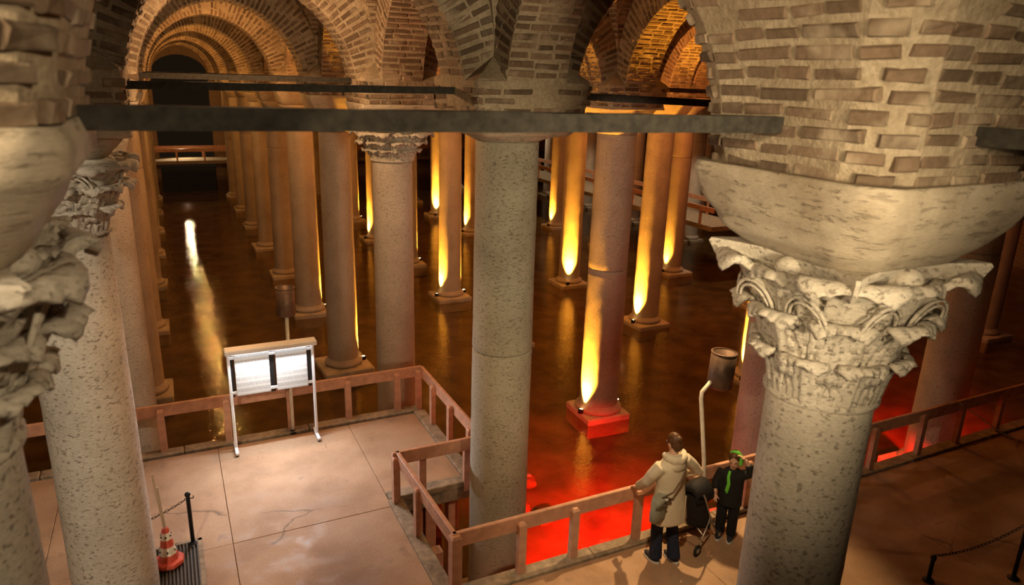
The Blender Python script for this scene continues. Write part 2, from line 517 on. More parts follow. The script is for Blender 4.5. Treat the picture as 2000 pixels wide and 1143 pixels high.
# ------------------------------------------------------------------ vaulted ceiling
A0, WR, ZS, ZSV = 0.68, 0.36, -0.27, 0.25
RI, RV = 2.4-A0, 2.4-WR
def a_of(z):
    if z <= ZS: return A0 - 0.05*min(1, (ZS-z)/0.2)
    q = z-ZS
    return 2.4 if q >= RI else 2.4 - math.sqrt(RI*RI-q*q)
def c_of(z, zv):
    if z <= zv: return a_of(z)
    if z <= zv+0.26: return a_of(z)+(WR-a_of(z))*((z-zv)/0.26)
    q = z-max(ZSV, zv+0.26)
    if q <= 0: return WR
    rv = RV - max(0, zv+0.26-ZSV)*0.0
    return 2.4 if q >= rv else WR + rv - math.sqrt(rv*rv-q*q)
def vault_mesh(zv, rr=0.06, zb=-0.455):
    zs = [z for z in (zb, -0.4, -0.33, ZS) if z >= zb]
    zs += [ZS+RI*math.sin(math.radians(t)) for t in range(3, 91, 3)]
    z1 = max(ZSV, zv+0.26)
    zs += [zv, zv+0.04, zv+0.26] + [z1+RV*math.sin(math.radians(t)) for t in range(0, 91, 3)]
    zs = sorted(set(round(z, 4) for z in zs if z >= zb-1e-6))
    rings = []
    for z in zs:
        a, c = a_of(z), c_of(z, zv)
        c = min(c, 2.4)
        q = [(a, -WR), (a, WR), (c, WR), (c, c), (WR, c)]
        if c >= a-1e-6: q = [(a, -WR), (a, WR), (a, a-rr), (a-rr*0.293, a-rr*0.293), (a-rr, a)]
        ring = []
        for k in range(4):
            cr, sr = [(1, 0), (0, 1), (-1, 0), (0, -1)][k]
            ring += [(x*cr-y*sr, x*sr+y*cr, z) for x, y in q]
        rings.append(ring)
    return MB().loft(rings, True, False, False).mesh('vault')

def brick_list(zv, rnd, zmax=9, rr=0.06, zbot=-9):
    out = []
    P = 0.098
    def run(lo, hi):
        x = lo + rnd.uniform(-0.12, 0.02)
        while x < hi-0.04:
            L = rnd.choice((0.20, 0.26, 0.31, 0.35))*rnd.uniform(0.93, 1.07)
            s0, s1 = max(x, lo+0.006), min(x+L, hi-0.006)
            if s1-s0 > 0.05: yield (s0+s1)/2, s1-s0
            x += L + rnd.uniform(0.018, 0.034)
    # squared lower part: courses run round a rounded square (a quarter at a time)
    def quarter(t, a):
        if t < 2*(a-rr): return (a, -(a-rr)+t, 1, 0, 0, 1)
        an = (t-2*(a-rr))/rr
        return (a-rr+rr*math.cos(an), a-rr+rr*math.sin(an), math.cos(an), math.sin(an), -math.sin(an), math.cos(an))
    def drop(x, y, z):
        return noise.noise(Vector((x*1.7+zv*30, y*1.7+5, z*2.6))) > 0.33
    zz = -0.42
    while zz < zv-0.02:
        a = a_of(zz)
        sl = 0.0
        if zz > ZS: sl = (zz-ZS)/RI
        if zz > zbot:
            for t, L in run(0, 2*(a-rr)+rr*math.pi/2):
                x, y, nx, ny, ux, uy = quarter(t, a)
                if not drop(x, y, zz):
                    out.append(((x, y, zz), (ux, uy, 0), (nx*sl, ny*sl, 1), (nx, ny, -sl), L if t < 2*(a-rr) else min(L, 0.17), 0.062))
        zz += P
    th = 0.02
    while th < 1.5:
        z = ZS+RI*math.sin(th)
        x = 2.4-RI*math.cos(th)
        if z < zmax and z > zv-0.02:
            for y, L in run(-WR, WR):
                out.append(((x, y, z), (0, 1, 0), (math.sin(th), 0, math.cos(th)), (math.cos(th), 0, -math.sin(th)), L, 0.062))
            # side faces of the rib: radial bricks
            if z > zv+0.05:
                for sg in (1, -1):
                    r1 = RI
                    while r1 < RI+1.4:
                        xx, z2 = 2.4-r1*math.cos(th), ZS+r1*math.sin(th)
                        if xx < c_of(z2, zv)+0.01 or xx < WR: break
                        r1 += 0.02
                    for r, L in run(RI, r1):
                        if True:
                            out.append(((2.4-r*math.cos(th), sg*WR, ZS+r*math.sin(th)), (-math.cos(th), 0, math.sin(th)), (math.sin(th), 0, math.cos(th)), (0, sg, 0), L, 0.062))
        th += P/RI
    # webs of the groin
    z1 = max(ZSV, zv+0.26)
    th = 0.15
    while th < 1.45:
        z = z1+RV*math.sin(th)
        c = c_of(z, zv)
        if z < zmax and c > WR+0.06:
            for sg in (1, -1):
                for y, L in run(WR, c):
                    out.append(((c, sg*y, z), (0, 1, 0), (math.sin(th), 0, math.cos(th)), (math.cos(th), 0, -math.sin(th)), L, 0.062))
        th += P/RV
    full = []
    for k in range(4):
        cr, sr = [(1, 0), (0, 1), (-1, 0), (0, -1)][k]
        ro = lambda p: (p[0]*cr-p[1]*sr, p[0]*sr+p[1]*cr, p[2])
        for c, u, v, n, L, T in out:
            full.append((ro(c), ro(u), ro(v), ro(n), L, T))
    return full

def brick_unit(seed):
    r = random.Random(seed)
    j = lambda q: r.uniform(-q, q)
    vs = []
    for (k, ins) in ((-0.5, 0.0), (0.30, 0.0), (0.5, 0.06)):
        for sx, sz in ((-1, -1), (1, -1), (1, 1), (-1, 1)):
            vs.append((sx*(0.5-ins*0.6)+j(0.02), k+(j(0.12) if k > 0.4 else 0), sz*(0.5-ins*1.6)+j(0.08)))
    fs = []
    for i in range(2):
        for q in range(4):
            fs.append((i*4+q, i*4+(q+1) % 4, i*4+4+(q+1) % 4, i*4+4+q)[::-1])
    fs.append((8, 9, 10, 11)[::-1])
    return vs, fs
UNITS = [brick_unit(s) for s in range(9)]
UM = []
for k in range(9):
    UM.append(MB().add(*UNITS[k]).mesh('brick'))
    UM[-1].materials.append(MAT['brick'])
DEP = 0.06
def brick_frame(b, r):
    c, u, v, n, L, T = b
    c, u, v, n = Vector(c), Vector(u), Vector(v), Vector(n)
    off = r.uniform(-0.025, -0.015)
    ctr = c + n*off + v*(r.uniform(-0.006, 0.006) + 0.016*noise.noise(c*2.3))
    tl = r.uniform(-0.03, 0.03)
    u2 = (u + v*tl).normalized()
    w = u2.cross(n)          # right-handed: u, n, w
    w.normalize()
    return ctr, u2, n, w, L, T*r.uniform(0.85, 1.15)
def bricks_joined(bl, rnd):
    m = MB()
    for b in bl:
        ctr, u, n, w, L, T = brick_frame(b, rnd)
        vs, fs = UNITS[rnd.randrange(9)]
        m.add([ctr + u*(p[0]*L) + n*(p[1]*DEP) + w*(p[2]*T) for p in vs], fs, False, rnd.random())
    return m

ROWS = {-2: 'wall row beyond the left columns', -1: 'row left of the long aisle', 0: 'row right of the long aisle', 1: 'second row right of the aisle', 2: 'third row right of the aisle',
        3: 'fourth row right of the aisle', 4: 'fifth row right of the aisle', 5: 'sixth row right of the aisle'}
ORD = ['first', 'second', 'third', 'fourth', 'fifth', 'sixth', 'seventh', 'eighth', 'ninth', 'tenth', 'eleventh']
OWN = {(0, -1): 0.55, (-1, -1): 0.55, (0, 0): -0.02, (-1, 0): -0.02, (0, 1): -0.05}
MIDV = vault_mesh(-0.05); MIDV.materials.append(MAT['mortar'])
rb = random.Random(3)
MIDB = bricks_joined(brick_list(-0.05, rb), rb).mesh('brick_facing'); MIDB.materials.append(MAT['brick'])
FARB = None
for i in XS:
    for j in range(-2 if i < 1 else -1, 10):
        if j == -2 and i != 0: continue
        if (i, j) == (0, -2): continue
        if i in (-2,) and j > 9: continue
        own = (i, j) in OWN
        rr = 0.24 if j == -1 else 0.08
        me = vault_mesh(OWN[(i, j)], rr, -0.155 if (i, j) == (-1, -1) else -0.455) if own else MIDV
        v = obj('ceiling', me, 'mortar', None, (XS[i], YJ(j), EYE))
        tag(v, 'brick groin vault springing from the %s node, %s' % (ORD[j+1], ROWS[i]), 'ceiling', 'brick vault bays', 'structure')
        if not own:
            f = obj('brick_facing', MIDB, None, v); f['kind'] = 'stuff'
            continue
        rn = random.Random(50+i*7+j)
        bl = brick_list(OWN[(i, j)], rn, rr=rr, zbot=-0.17 if (i, j) == (-1, -1) else -9)
        sc = []
        for b in bl:
            P = Vector((XS[i], YJ(j), EYE)) + Vector(b[0])
            n = Vector(b[3])
            x, y, d = px(P)
            see = d > 0.5 and n.dot(Vector((0, 0, EYE))-P) > 0 and -20 < x < 2020 and -15 < y < 330
            sc.append(b[4]*FPX/d*abs(n.dot((P-Vector((0, 0, EYE))).normalized())) if see else 0)
        order = sorted(range(len(bl)), key=lambda k: -sc[k])
        cap = 300 if (i, j) != (0, 1) else 160
        single = [k for k in order[:cap] if sc[k] > 12]
        rest = [bl[k] for k in range(len(bl)) if k not in set(single)]
        f = obj('brick_facing', bricks_joined(rest, rn), 'brick', v); f['kind'] = 'stuff'
        for k in single:
            ctr, u, n, w, L, T = brick_frame(bl[k], rn)
            b = bpy.data.objects.new('brick', UM[rn.randrange(9)])
            COL.objects.link(b)
            b.parent = v
            Mx = Matrix((u, n, w)).transposed().to_4x4() @ Matrix.Diagonal((L, DEP, T, 1))
            b.matrix_basis = Matrix.Translation(ctr) @ Mx
# ------------------------------------------------------------------ columns
def sq_ring(h, z, rnd=0.0, n=6):
    """rounded square ring, 4*n points"""
    pts = []
    for k in range(4):
        a0 = math.pi/4 + k*math.pi/2
        cx, cy = [(1, 1), (-1, 1), (-1, -1), (1, -1)][k]
        for q in range(n):
            a = k*math.pi/2 + (math.pi/2)*q/(n-1)
            pts.append((cx*(h-rnd)+rnd*math.cos(a), cy*(h-rnd)+rnd*math.sin(a), z))
    return pts

def leaf_mesh(r0, h, wd, curl, lean=0.0, name='leaf'):
    path = [(0.0, 0.0), (0.010, 0.32), (0.028, 0.60), (0.07, 0.83), (0.125, 0.945), (0.175, 0.985), (0.215, 0.985), (0.235, 0.955)]
    NU, NV = 16, 18
    def at(t):
        q = t*(len(path)-1)
        k = min(int(q), len(path)-2)
        f = q-k
        f = f*f*(3-2*f)*0.35 + f*0.65
        return path[k][0]+(path[k+1][0]-path[k][0])*f, path[k][1]+(path[k+1][1]-path[k][1])*f
    vs = []
    for b in range(NV+1):
        v = b/NV
        off, zz = at(v)
        off += lean*zz*0.235/curl
        W = wd*(0.95+0.14*math.sin(math.pi*v))*(1-0.34*(max(0, v-0.6)/0.4)**2)
        W *= 1-0.10*abs(math.sin(v*math.pi*4.0))**2
        for a in range(NU+1):
            u = -1+2*a/NU
            rr = r0 + off*curl/0.235 + 0.014*max(0, 1-abs(u)*3.2) + 0.008*math.cos(u*15.7) - 0.010*u*u
            z = zz*h - 0.10*h*abs(u)**1.5*(v > 0.75)*(v-0.75)*4
            ang = u*W/max(0.2, r0+off*curl/0.235*0.6)
            vs.append((rr*math.cos(ang), rr*math.sin(ang), z))
    fs = []
    for b in range(NV):
        for a in range(NU):
            u = abs(-1+2*(a+0.5)/NU)
            v = (b+0.5)/NV
            hole = (0.42 < u < 0.62 and (0.26 < v < 0.40 or 0.54 < v < 0.66)) or (0.66 < u < 0.88 and (0.40 < v < 0.52 or 0.14 < v < 0.24)) or (0.18 < u < 0.38 and 0.60 < v < 0.72)
            if not hole:
                fs.append((b*(NU+1)+a, b*(NU+1)+a+1, (b+1)*(NU+1)+a+1, (b+1)*(NU+1)+a))
    return MB().add(vs, fs, True).mesh(name)

def solid(o, t):
    m = o.modifiers.new('thick', 'SOLIDIFY')
    m.thickness = t
    m.offset = -1
    return o

def corinthian(col, neck, top, r, hw, detail=2):
    """capital with two rows of drilled acanthus leaves, corner leaves and a concave abacus"""
    H = top-neck
    prof = [(r+0.005, 0), (r+0.035, 0.012*1), (r+0.035, 0.035), (r+0.01, 0.05), (r+0.02, 0.22*H), (r+0.06, 0.42*H), (r+0.12, 0.62*H), (r+0.19, 0.82*H), (r+0.15, 0.90*H)]
    cap = obj('capital', MB().lathe(prof, 40, jit=lambda a, z: 1+0.012*noise.noise(Vector((math.cos(a)*3, math.sin(a)*3, z*6)))), 'marble_white', col, (0, 0, neck))
    ab = []
    for z, g in ((0.84*H, -0.05), (0.90*H, -0.01), (0.93*H, 0.0), (0.98*H, 0.02), (1.0*H, 0.01)):
        ring = []
        for k in range(4):
            for q in range(12):
                t = -1+2*q/11
                x, y = hw+g - 0.13*(1-t*t), t*(hw+g-0.015)
                cr, sr = [(1, 0), (0, 1), (-1, 0), (0, -1)][k]
                ring.append((x*cr-y*sr, x*sr+y*cr, z))
        ab.append(ring)
    abo = obj('abacus', MB().loft(ab, smooth=False), 'marble_white', cap)
    def row(me, n, z, ph, t=0.04):
        for k in range(n):
            lf = obj('leaf', me, 'marble_white', cap, (0, 0, z), (0, 0, ph+2*math.pi*k/n))
            solid(lf, t)
    row(leaf_mesh(r+0.012, 0.32*H, 0.140*r/0.34, 0.100, 0.040), 8, 0.03, math.pi/8, 0.03)
    row(leaf_mesh(r+0.045, 0.44*H, 0.165*r/0.34, 0.145, 0.075), 8, 0.20*H, 0, 0.035)
    row(leaf_mesh(r+0.100, 0.46*H, 0.270*r/0.34, 0.150, 0.130), 4, 0.45*H, math.pi/4, 0.05)
    row(leaf_mesh(r+0.095, 0.42*H, 0.250*r/0.34, 0.080, 0.070), 4, 0.46*H, 0, 0.04)
    for k in range(4):
        a = k*math.pi/2
        b = MB().ell((hw-0.10, 0, 0.92*H), (0.075, 0.085, 0.075*H), 12, 8)
        obj('boss', b, 'marble_white', cap, rot=(0, 0, a))
        for s in (-1, 1):
            # arched shell mouldings under the abacus
            for rr, rad in ((0.15, 0.012), (0.12, 0.009)):
                pts = [((r+0.145+0.055*math.sin(t)), s*0.20 + rr*math.cos(t), 0.62*H + rr*1.1*math.sin(t)) for t in [math.pi*q/10 for q in range(11)]]
                obj('moulding', MB().tube(pts, rad, 6), 'marble_white', cap, rot=(0, 0, a))
    return cap

def shaft_drums(col, r, z0, z1, joints, mat, seed, facet=False, seg=40):
    zs = [z0] + sorted(joints) + [z1]
    for k in range(len(zs)-1):
        a, b = zs[k], zs[k+1]
        n = max(4, int((b-a)/0.12))
        tap = lambda z: r*(1.035-0.06*(z-z0)/(z1-z0))
        prof = [(tap(a)-0.025, a), (tap(a)-0.004, a+0.012)] + [(tap(z), z) for z in (a+0.03+(b-a-0.06)*q/n for q in range(n+1))] + [(tap(b)-0.004, b-0.012), (tap(b)-0.025, b)]
        def jit(ang, z):
            v = 1+0.012*noise.noise(Vector((math.cos(ang)*1.4+seed, math.sin(ang)*1.4, z*1.1)))+0.010*noise.noise(Vector((math.cos(ang)*5+seed, math.sin(ang)*5, z*5)))
            if facet:
                d = math.cos(ang - facet)
                if d > 0.93: v *= 0.93/d*1.0 if d > 0.93 else 1
            return v
        obj('shaft', MB().lathe(prof, seg, jit=jit), mat, col)

SPEC = {  # (i, j): radius, neck, joints (eye-relative), material, capital, label
    (0, -1): (0.335, -1.88, (), 'marble_white', 'C', 'near column with a carved leafy capital on the right, pale pitted shaft'),
    (-1, -1): (0.365, -1.34, (), 'marble_white', 'C', 'blurred near column with a carved capital cut by the left frame edge'),
    (-1, 0): (0.405, -1.51, (), 'marble_white', 'C', 'bright heavily pitted white column beside the traffic cone'),
    (0, 0): (0.385, -0.68, (-3.31,), 'marble_green', 'S', 'large central grey-tan column standing in the railed pit'),
    (0, 1): (0.365, -1.46, (), 'marble', 'c', 'column with a small leaf capital behind the corner of the back railing'),
    (0, 2): (0.375, -1.29, (), 'marble', 'P', 'grey-brown column just right of the lit signboard, lamp at its foot'),
    (0, 3): (0.385, -1.25, (), 'marble', 'P', 'orange-lit column behind the bronze lamp, second beyond the signboard'),
    (1, 1): (0.425, -1.00, (-3.87,), 'marble', 'P', 'red and yellow lit column on a square plinth behind the central column'),
    (1, 0): (0.40, -1.2, (), 'marble', 'P', 'red-lit column half hidden behind the carved capital column'),
    (2, 2): (0.40, -1.25, (), 'marble', 'P', 'bright amber column to the right of the red and yellow one'),
    (2, 3): (0.385, -1.25, (), 'marble', 'P', 'amber column with a white-hot lamp patch at its front foot'),
    (1, 3): (0.375, -1.25, (), 'marble', 'P', 'orange column with lamps on both sides of its square base'),
    (2, 1): (0.40, -1.3, (), 'marble', 'P', 'column with a blazing yellow strip seen left of the carved capital'),
    (2, 0): (0.43, -1.3, (-2.75,), 'marble_green', 'P', 'grey and orange column behind the railing right of the carved capital'),
    (-1, 1): (0.385, -1.3, (), 'marble', 'P', 'shadowed grey column behind the bright pitted one, pale lower end'),
    (4, 1): (0.40, -1.3, (), 'marble', 'P', 'red-lit column at the right frame edge on a red plinth'),
}
SKIP = set()
COLS = {}
for i in (-1, 0, 1, 2, 3, 4, 5):
    for j in range(-1, 9):
        if (i, j) in SKIP or (i > 0 and j < 0) or (i > 2 and j < 1) or (i > 4 and j < 3): continue
        rc = random.Random(i*31+j)
        sp = SPEC.get((i, j))
        if sp is None:
            sp = (rc.uniform(0.36, 0.41), rc.uniform(-1.35, -1.1), ((-rc.uniform(2.2, 4.6)),) if rc.random() < 0.6 else (), 'marble', 'P',
                  'tan marble column, %s from the front, %s' % (ORD[j+1], ROWS[i]))
        r, neck, joints, mat, ct, lab = sp
        col = thing('marble_column', (XS[i], YJ(j), BASE), lab, 'column', 'columns of the cistern', 'thing')
        COLS[(i, j)] = col
        zr = lambda q: q + EYE - BASE                  # eye-relative to column-local
        near = j <= 1 and i <= 1
        hs = rc.uniform(0.54, 0.64)
        rot = rc.uniform(-0.06, 0.06)
        obj('plinth', MB().box((0, 0, -0.29), (hs*2, hs*2, 0.50), rot, 0.03), 'impost', col)
        obj('base', MB().lathe([(r+0.05, -0.05), (r+0.10, -0.01), (r+0.11, 0.03), (r+0.09, 0.07), (r+0.045, 0.09), (r+0.03, 0.13), (r+0.01, 0.15)], 32), mat, col)
        shaft_drums(col, r, 0.12, zr(neck), [zr(q) for q in joints], mat, i*3.1+j, 0.55 if (i, j) == (0, 0) else False, 40 if near else 28)
        if ct == 'C':
            ctop = {(0, -1): -0.93, (-1, -1): -0.60, (-1, 0): -0.78}[(i, j)]
            corinthian(col, zr(neck), zr(ctop), r*0.95, 0.55)
            it = {(0, -1): -0.44, (-1, -1): -0.16, (-1, 0): -0.44}[(i, j)]
            prof = [(0.40, ctop-0.03, 0.2), (0.47, ctop+0.0, 0.22), (0.57, ctop+0.10, 0.22), (0.65, ctop+0.23, 0.20), (0.70, it-0.14, 0.18), (0.715, it-0.05, 0.17), (0.70, it, 0.17)]
        elif ct == 'c':
            ctop = -0.92
            corinthian(col, zr(neck), zr(ctop), r*0.98, 0.50)
            prof = [(0.46, ctop, 0.1), (0.52, ctop+0.08, 0.08), (0.60, ctop+0.25, 0.05), (0.66, -0.50, 0.03), (0.66, -0.46, 0.03)]
        elif ct == 'S':
            ctop = -0.60
            obj('capital', MB().loft([sq_ring(r+0.01, zr(neck), r+0.01),
                                      sq_ring(r+0.06, zr(neck)+0.04, r*0.8), sq_ring(0.50, zr(ctop)-0.01, 0.12), sq_ring(0.52, zr(ctop), 0.10)]), 'marble_white', col)
            prof = [(0.53, ctop, 0.05), (0.60, ctop+0.06, 0.04), (0.66, -0.49, 0.03), (0.67, -0.46, 0.03)]
        else:
            ctop = neck+0.36
            ring0 = sq_ring(r, zr(neck), r)
            ring1 = sq_ring(r+0.03, zr(neck)+0.05, r+0.03)
            obj('capital', MB().loft([ring0, ring1, sq_ring(r+0.05, zr(neck)+0.16, r*0.7), sq_ring(0.50, zr(ctop)-0.04, 0.08), sq_ring(0.50, zr(ctop), 0.06)]), 'impost', col)
            prof = [(0.48, ctop, 0.05), (0.54, ctop+0.1, 0.05), (0.62, ctop+0.3, 0.04), (0.66, -0.50, 0.03), (0.66, -0.46, 0.03)]
        rings = []
        # subdivide the impost so that its edges can be worn
        sub = []
        for q in range(len(prof)-1):
            for t in range(4):
                f = t/4
                sub.append(tuple(prof[q][k]*(1-f)+prof[q+1][k]*f for k in range(3)))
        sub.append(prof[-1])
        for h, z, rd in sub:
            ring = sq_ring(h, zr(z), rd, 8)
            ring = [(x+0.032*noise.noise(Vector((x*4+i, y*4+j, z*8))), y+0.018*noise.noise(Vector((x*4+9, y*4, z*5))), q+0.012*noise.noise(Vector((x*3, y*3+i*5, z*3)))) for x, y, q in ring]
            rings.append(ring)
        obj('impost_block', MB().loft(rings, smooth=True), 'impost', col)

# ------------------------------------------------------------------ uplights at the column feet
AMBER = (1.0, 0.40, 0.035)
UPL = [((0, 2), 1, 1.0), ((0, 3), 1, 1.0), ((1, 3), -1, 0.9), ((1, 3), 1, 0.7), ((1, 1), -1, 1.3), ((1, 1), 1, 0.35), ((2, 2), -1, 1.6), ((2, 3), -2, 1.6), ((2, 1), -1, 2.4),
       ((2, 6), -2, 1.6), ((2, 5), -1, 1.0), ((1, 6), 1, 1.0), ((1, 5), -1, 1.0), ((1, 4), 1, 1.0), ((1, 7), 1, 1.6), ((0, 5), 1, 0.8), ((1, 2), -1, 1.0), ((1, 2), 1, 0.8), ((3, 3), -1, 0.5), ((3, 2), -1, 0.8), ((2, 4), -1, 0.8), ((3, 5), -1, 0.6), ((0, 7), 1, 0.8), ((2, 7), -1, 0.8)]
SIDE = {1: 'right', -1: 'left', -2: 'front'}
for (g, s, e) in UPL:
    c = COLS[g]
    ox, oy = {1: (0.54, 0.0), -1: (-0.55, -0.13), -2: (-0.34, -0.50)}[s]
    P = Vector((XS[g[0]]+ox, YJ(g[1])+oy, BASE-0.04))
    t = thing('uplight', P, 'small amber uplight at the %s foot of %s column, %s' % (SIDE[s], ORD[g[1]+1], ROWS[g[0]]), 'spotlight', 'uplights at the column feet')
    d = Vector((-ox*0.30, -oy*0.30, 1.0)).normalized()
    Mq = d.to_track_quat('Z', 'Y').to_matrix()
    obj('housing', MB().lathe([(0.045, 0.0), (0.06, 0.02), (0.062, 0.11), (0.055, 0.115), (0.05, 0.10)], 14), 'black', t, rot=Mq.to_euler())
    obj('lens', MB().lathe([(0.048, 0.096), (0.03, 0.104), (0.002, 0.106)], 14), 'lens', t, rot=Mq.to_euler())
    obj('bracket', MB().box((0, 0, 0.012), (0.10, 0.03, 0.02)), 'black', t)
    tgt = Vector((XS[g[0]]-ox*0.1, YJ(g[1])-oy*0.1, BASE+4.2))
    lp = lamp('SPOT', 'uplight_beam', (d*0.13), 4300*e, AMBER, 0.03, None, 58, 1.0)
    lp.parent = t
    lp.rotation_euler = (tgt-P).to_track_quat('-Z', 'Y').to_euler()

# ------------------------------------------------------------------ tie beams
def tie(a, b, th, lab, seed=0, ht=None):
    a, b = Vector(a), Vector(b)
    L = (b-a).length
    ht = ht or th
    n = 24
    rings = []
    for k in range(n+1):
        f = k/n
        wob = lambda q: 0.006*noise.noise(Vector((f*L*3, q, seed)))
        y, z = th/2, ht/2
        rings.append([(f*L, -y+wob(1), -z+wob(2)), (f*L, y+wob(3), -z+wob(4)), (f*L, y+wob(5), z+wob(6)), (f*L, -y+wob(7), z+wob(8))])
    o = obj('tie_beam', MB().loft(rings, smooth=False), 'tie', None, a)
    d = b-a
    o.rotation_euler = (0, -math.atan2(d.z, math.hypot(d.x, d.y)), math.atan2(d.y, d.x))
    return tag(o, lab, 'tie beam', 'tie beams between the columns', 'thing')
z = lambda q: EYE+q
tie((-0.50, YJ(-1), z(-0.165)), (3.10, YJ(-1), z(-0.19)), 0.085, 'long near tie beam crossing the whole view between the near piers', 1)
tie((-0.45, YJ(0), z(-0.15)), (3.15, YJ(0), z(-0.135)), 0.075, 'second tie beam, ending left of the central column', 2)
tie((3.95, YJ(0), z(-0.15)), (7.85, YJ(0), z(-0.26)), 0.09, 'tie beam running right from behind the central column', 3)
tie((-0.45, YJ(1), z(-0.10)), (3.10, YJ(1), z(-0.09)), 0.085, 'dark tie beam just above the second one over the aisle', 4)
tie((4.25, YJ(1), z(-0.09)), (7.85, YJ(1), z(-0.12)), 0.085, 'short piece of tie beam right of the central brick pier', 5)
tie((9.05, YJ(1), z(-0.10)), (12.65, YJ(1), z(-0.15)), 0.09, 'tie beam ending in front of the right brick pier, upper one', 6)
tie((XS[0]-0.02, 2.35, z(-0.20)), (XS[0]+0.05, -1.6, z(-0.20)), 0.09, 'tie beam entering the brick pier above the carved capital at right edge', 7)
tie((-0.45, YJ(2), z(-0.10)), (3.10, YJ(2), z(-0.10)), 0.085, 'far tie beam across the aisle under the orange arches', 8)
tie((4.25, YJ(2), z(-0.10)), (7.85, YJ(2), z(-0.10)), 0.085, 'far tie beam right of the aisle behind the leaf capital', 9)
# ------------------------------------------------------------------ railings
RH = 0.77
def rail_board(t, a, b, ht=0.19, th=0.055):
    a, b = Vector(a), Vector(b)
    d = b-a
    obj('rail', MB().box((0, 0, 0), (d.length, th, ht), 0, 0.008), 'rail', t, ((a.x+b.x)/2, (a.y+b.y)/2, RH-ht/2), (0, 0, math.atan2(d.y, d.x)))
def posts(t, pts, rot=0, wx=0.10, wy=0.075, top=RH-0.05):
    m = MB()
    # chamfered top
    rings = [[(sx*(wx/2-k), sy*(wy/2-k), zz) for sx, sy in ((-1, -1), (1, -1), (1, 1), (-1, 1))] for zz, k in ((-0.12, 0), (top-0.03, 0), (top, 0.018))]
    m.loft(rings, smooth=False)
    me = m.mesh('post'); me.materials.append(MAT['rail'])
    for (x, y) in pts:
        obj('post', me, None, t, (x, y, 0), (0, 0, rot))
def railing(lab):
    return thing('railing', (0, 0, 0), lab, 'railing', 'painted timber railings', 'thing')
t = railing('terracotta timber railing along the back of the walkway behind the signboard')
rail_board(t, (-5.7, 10.93), (3.66, 10.93))
posts(t, [(-4.2, 10.86), (-3.3, 10.86), (-2.35, 10.86), (-1.40, 10.86), (-0.46, 10.86), (0.46, 10.86), (1.41, 10.86), (2.35, 10.86), (3.20, 10.86), (3.58, 10.86)])
t = railing('timber railing on the right end of the back walkway beside the leaf-capital column')
rail_board(t, (3.66, 10.90), (3.66, 8.22))
posts(t, [(3.59, 10.15), (3.59, 9.35), (3.59, 8.55)], math.pi/2)
t = railing('short timber railing on the far side of the pit around the central column')
rail_board(t, (2.34, 8.22), (3.63, 8.22))
posts(t, [(2.40, 8.29), (2.78, 8.30), (3.45, 8.30)])
t = railing('timber railing on the left side of the pit around the central column')
rail_board(t, (2.41, 8.25), (2.47, 6.24))
posts(t, [(2.36, 8.18), (2.40, 7.36)], math.pi/2)
t = railing('long timber railing before the red water, under the hand of the woman')
rail_board(t, (2.44, 6.27), (18.2, 6.27))
posts(t, [(2.47, 6.24)], 0, 0.12, 0.12, RH-0.012)
posts(t, [(3.28, 6.205), (3.99, 6.205), (4.92, 6.205), (5.85, 6.205), (6.75, 6.205), (7.6, 6.205), (8.45, 6.205), (9.28, 6.205), (10.40, 6.205), (11.37, 6.205), (12.45, 6.205), (13.42, 6.205), (14.4, 6.205)])

# far walkways with railings, lit from their own lamps
def far_walk(lab, c, d, along):
    t = thing('walkway', (c[0], c[1], 0), lab, 'walkway', None, 'thing')
    obj('deck', MB().box((0, 0, -0.1), (d[0], d[1], 0.2)), 'kerb', t)
    n = int(max(d)/1.6)
    for s in (-1, 1):
        if along == 'x':
            obj('rail', MB().box((0, s*(d[1]/2-0.05), RH-0.1), (d[0], 0.06, 0.2)), 'rail', t)
            for k in range(n):
                obj('post', MB().box((-d[0]/2+(k+0.5)*d[0]/n, s*(d[1]/2-0.05), RH/2-0.05), (0.1, 0.08, RH)), 'rail', t)
        else:
            obj('rail', MB().box((s*(d[0]/2-0.05), 0, RH-0.1), (0.06, d[1], 0.2)), 'rail', t)
            for k in range(n):
                obj('post', MB().box((s*(d[0]/2-0.05), -d[1]/2+(k+0.5)*d[1]/n, RH/2-0.05), (0.08, 0.1, RH)), 'rail', t)
    return t
far_walk('far railed walkway crossing the end of the long aisle', (12, 51.3), (34, 2.2), 'x')
far_walk('railed walkway beyond the amber columns at the right', (21.0, 36.0), (1.9, 27.6), 'y')
lamp('SPOT', 'far_walkway_floodlight', (1.0, 52.2, 1.2), 260, (1.0, 0.74, 0.42), 0.05, (1.4, 50.4, 0.4), 150)
for y in (24, 33, 42):
    lamp('SPOT', 'far_walkway_floodlight', (21.0, y, 4.4), 420, (1.0, 0.80, 0.52), 0.1, (20.8, y, 0), 120)

# ------------------------------------------------------------------ signboard with its light
sg = thing('signboard', (1.14, 10.50, 0), 'lit white information signboard standing before the back railing', 'signboard')
SW, SH = 0.61, 1.66
for s in (-1, 1):
    lg = obj('leg', MB().box((s*SW, 0, SH/2+0.03), (0.045, 0.045, SH-0.06), 0, 0.008), 'white', sg)
    obj('foot', MB().box((s*SW, 0, 0.05), (0.05, 0.42, 0.045), 0, 0.008), 'white', sg)
    for q in (-0.17, 0.17):
        obj('caster', MB().lathe([(0.012, -0.02), (0.028, -0.018), (0.028, 0.018), (0.012, 0.02)], 12), 'blackplastic', sg, (s*SW, q, 0.028), (math.pi/2, 0, 0))
hd = obj('light_hood', MB().box((0, -0.06, SH), (2*SW+0.10, 0.20, 0.075), 0, 0.012), 'white', sg)
obj('light_tube', MB().box((0, -0.07, -0.045), (2*SW-0.1, 0.05, 0.014)), 'tube', hd, (0, 0, SH))
hd.location = (0, 0, 0)
for zz in (0.97, 1.53):
    obj('crossbar', MB().box((0, 0.0, zz), (2*SW, 0.03, 0.045), 0, 0.006), 'white', sg)
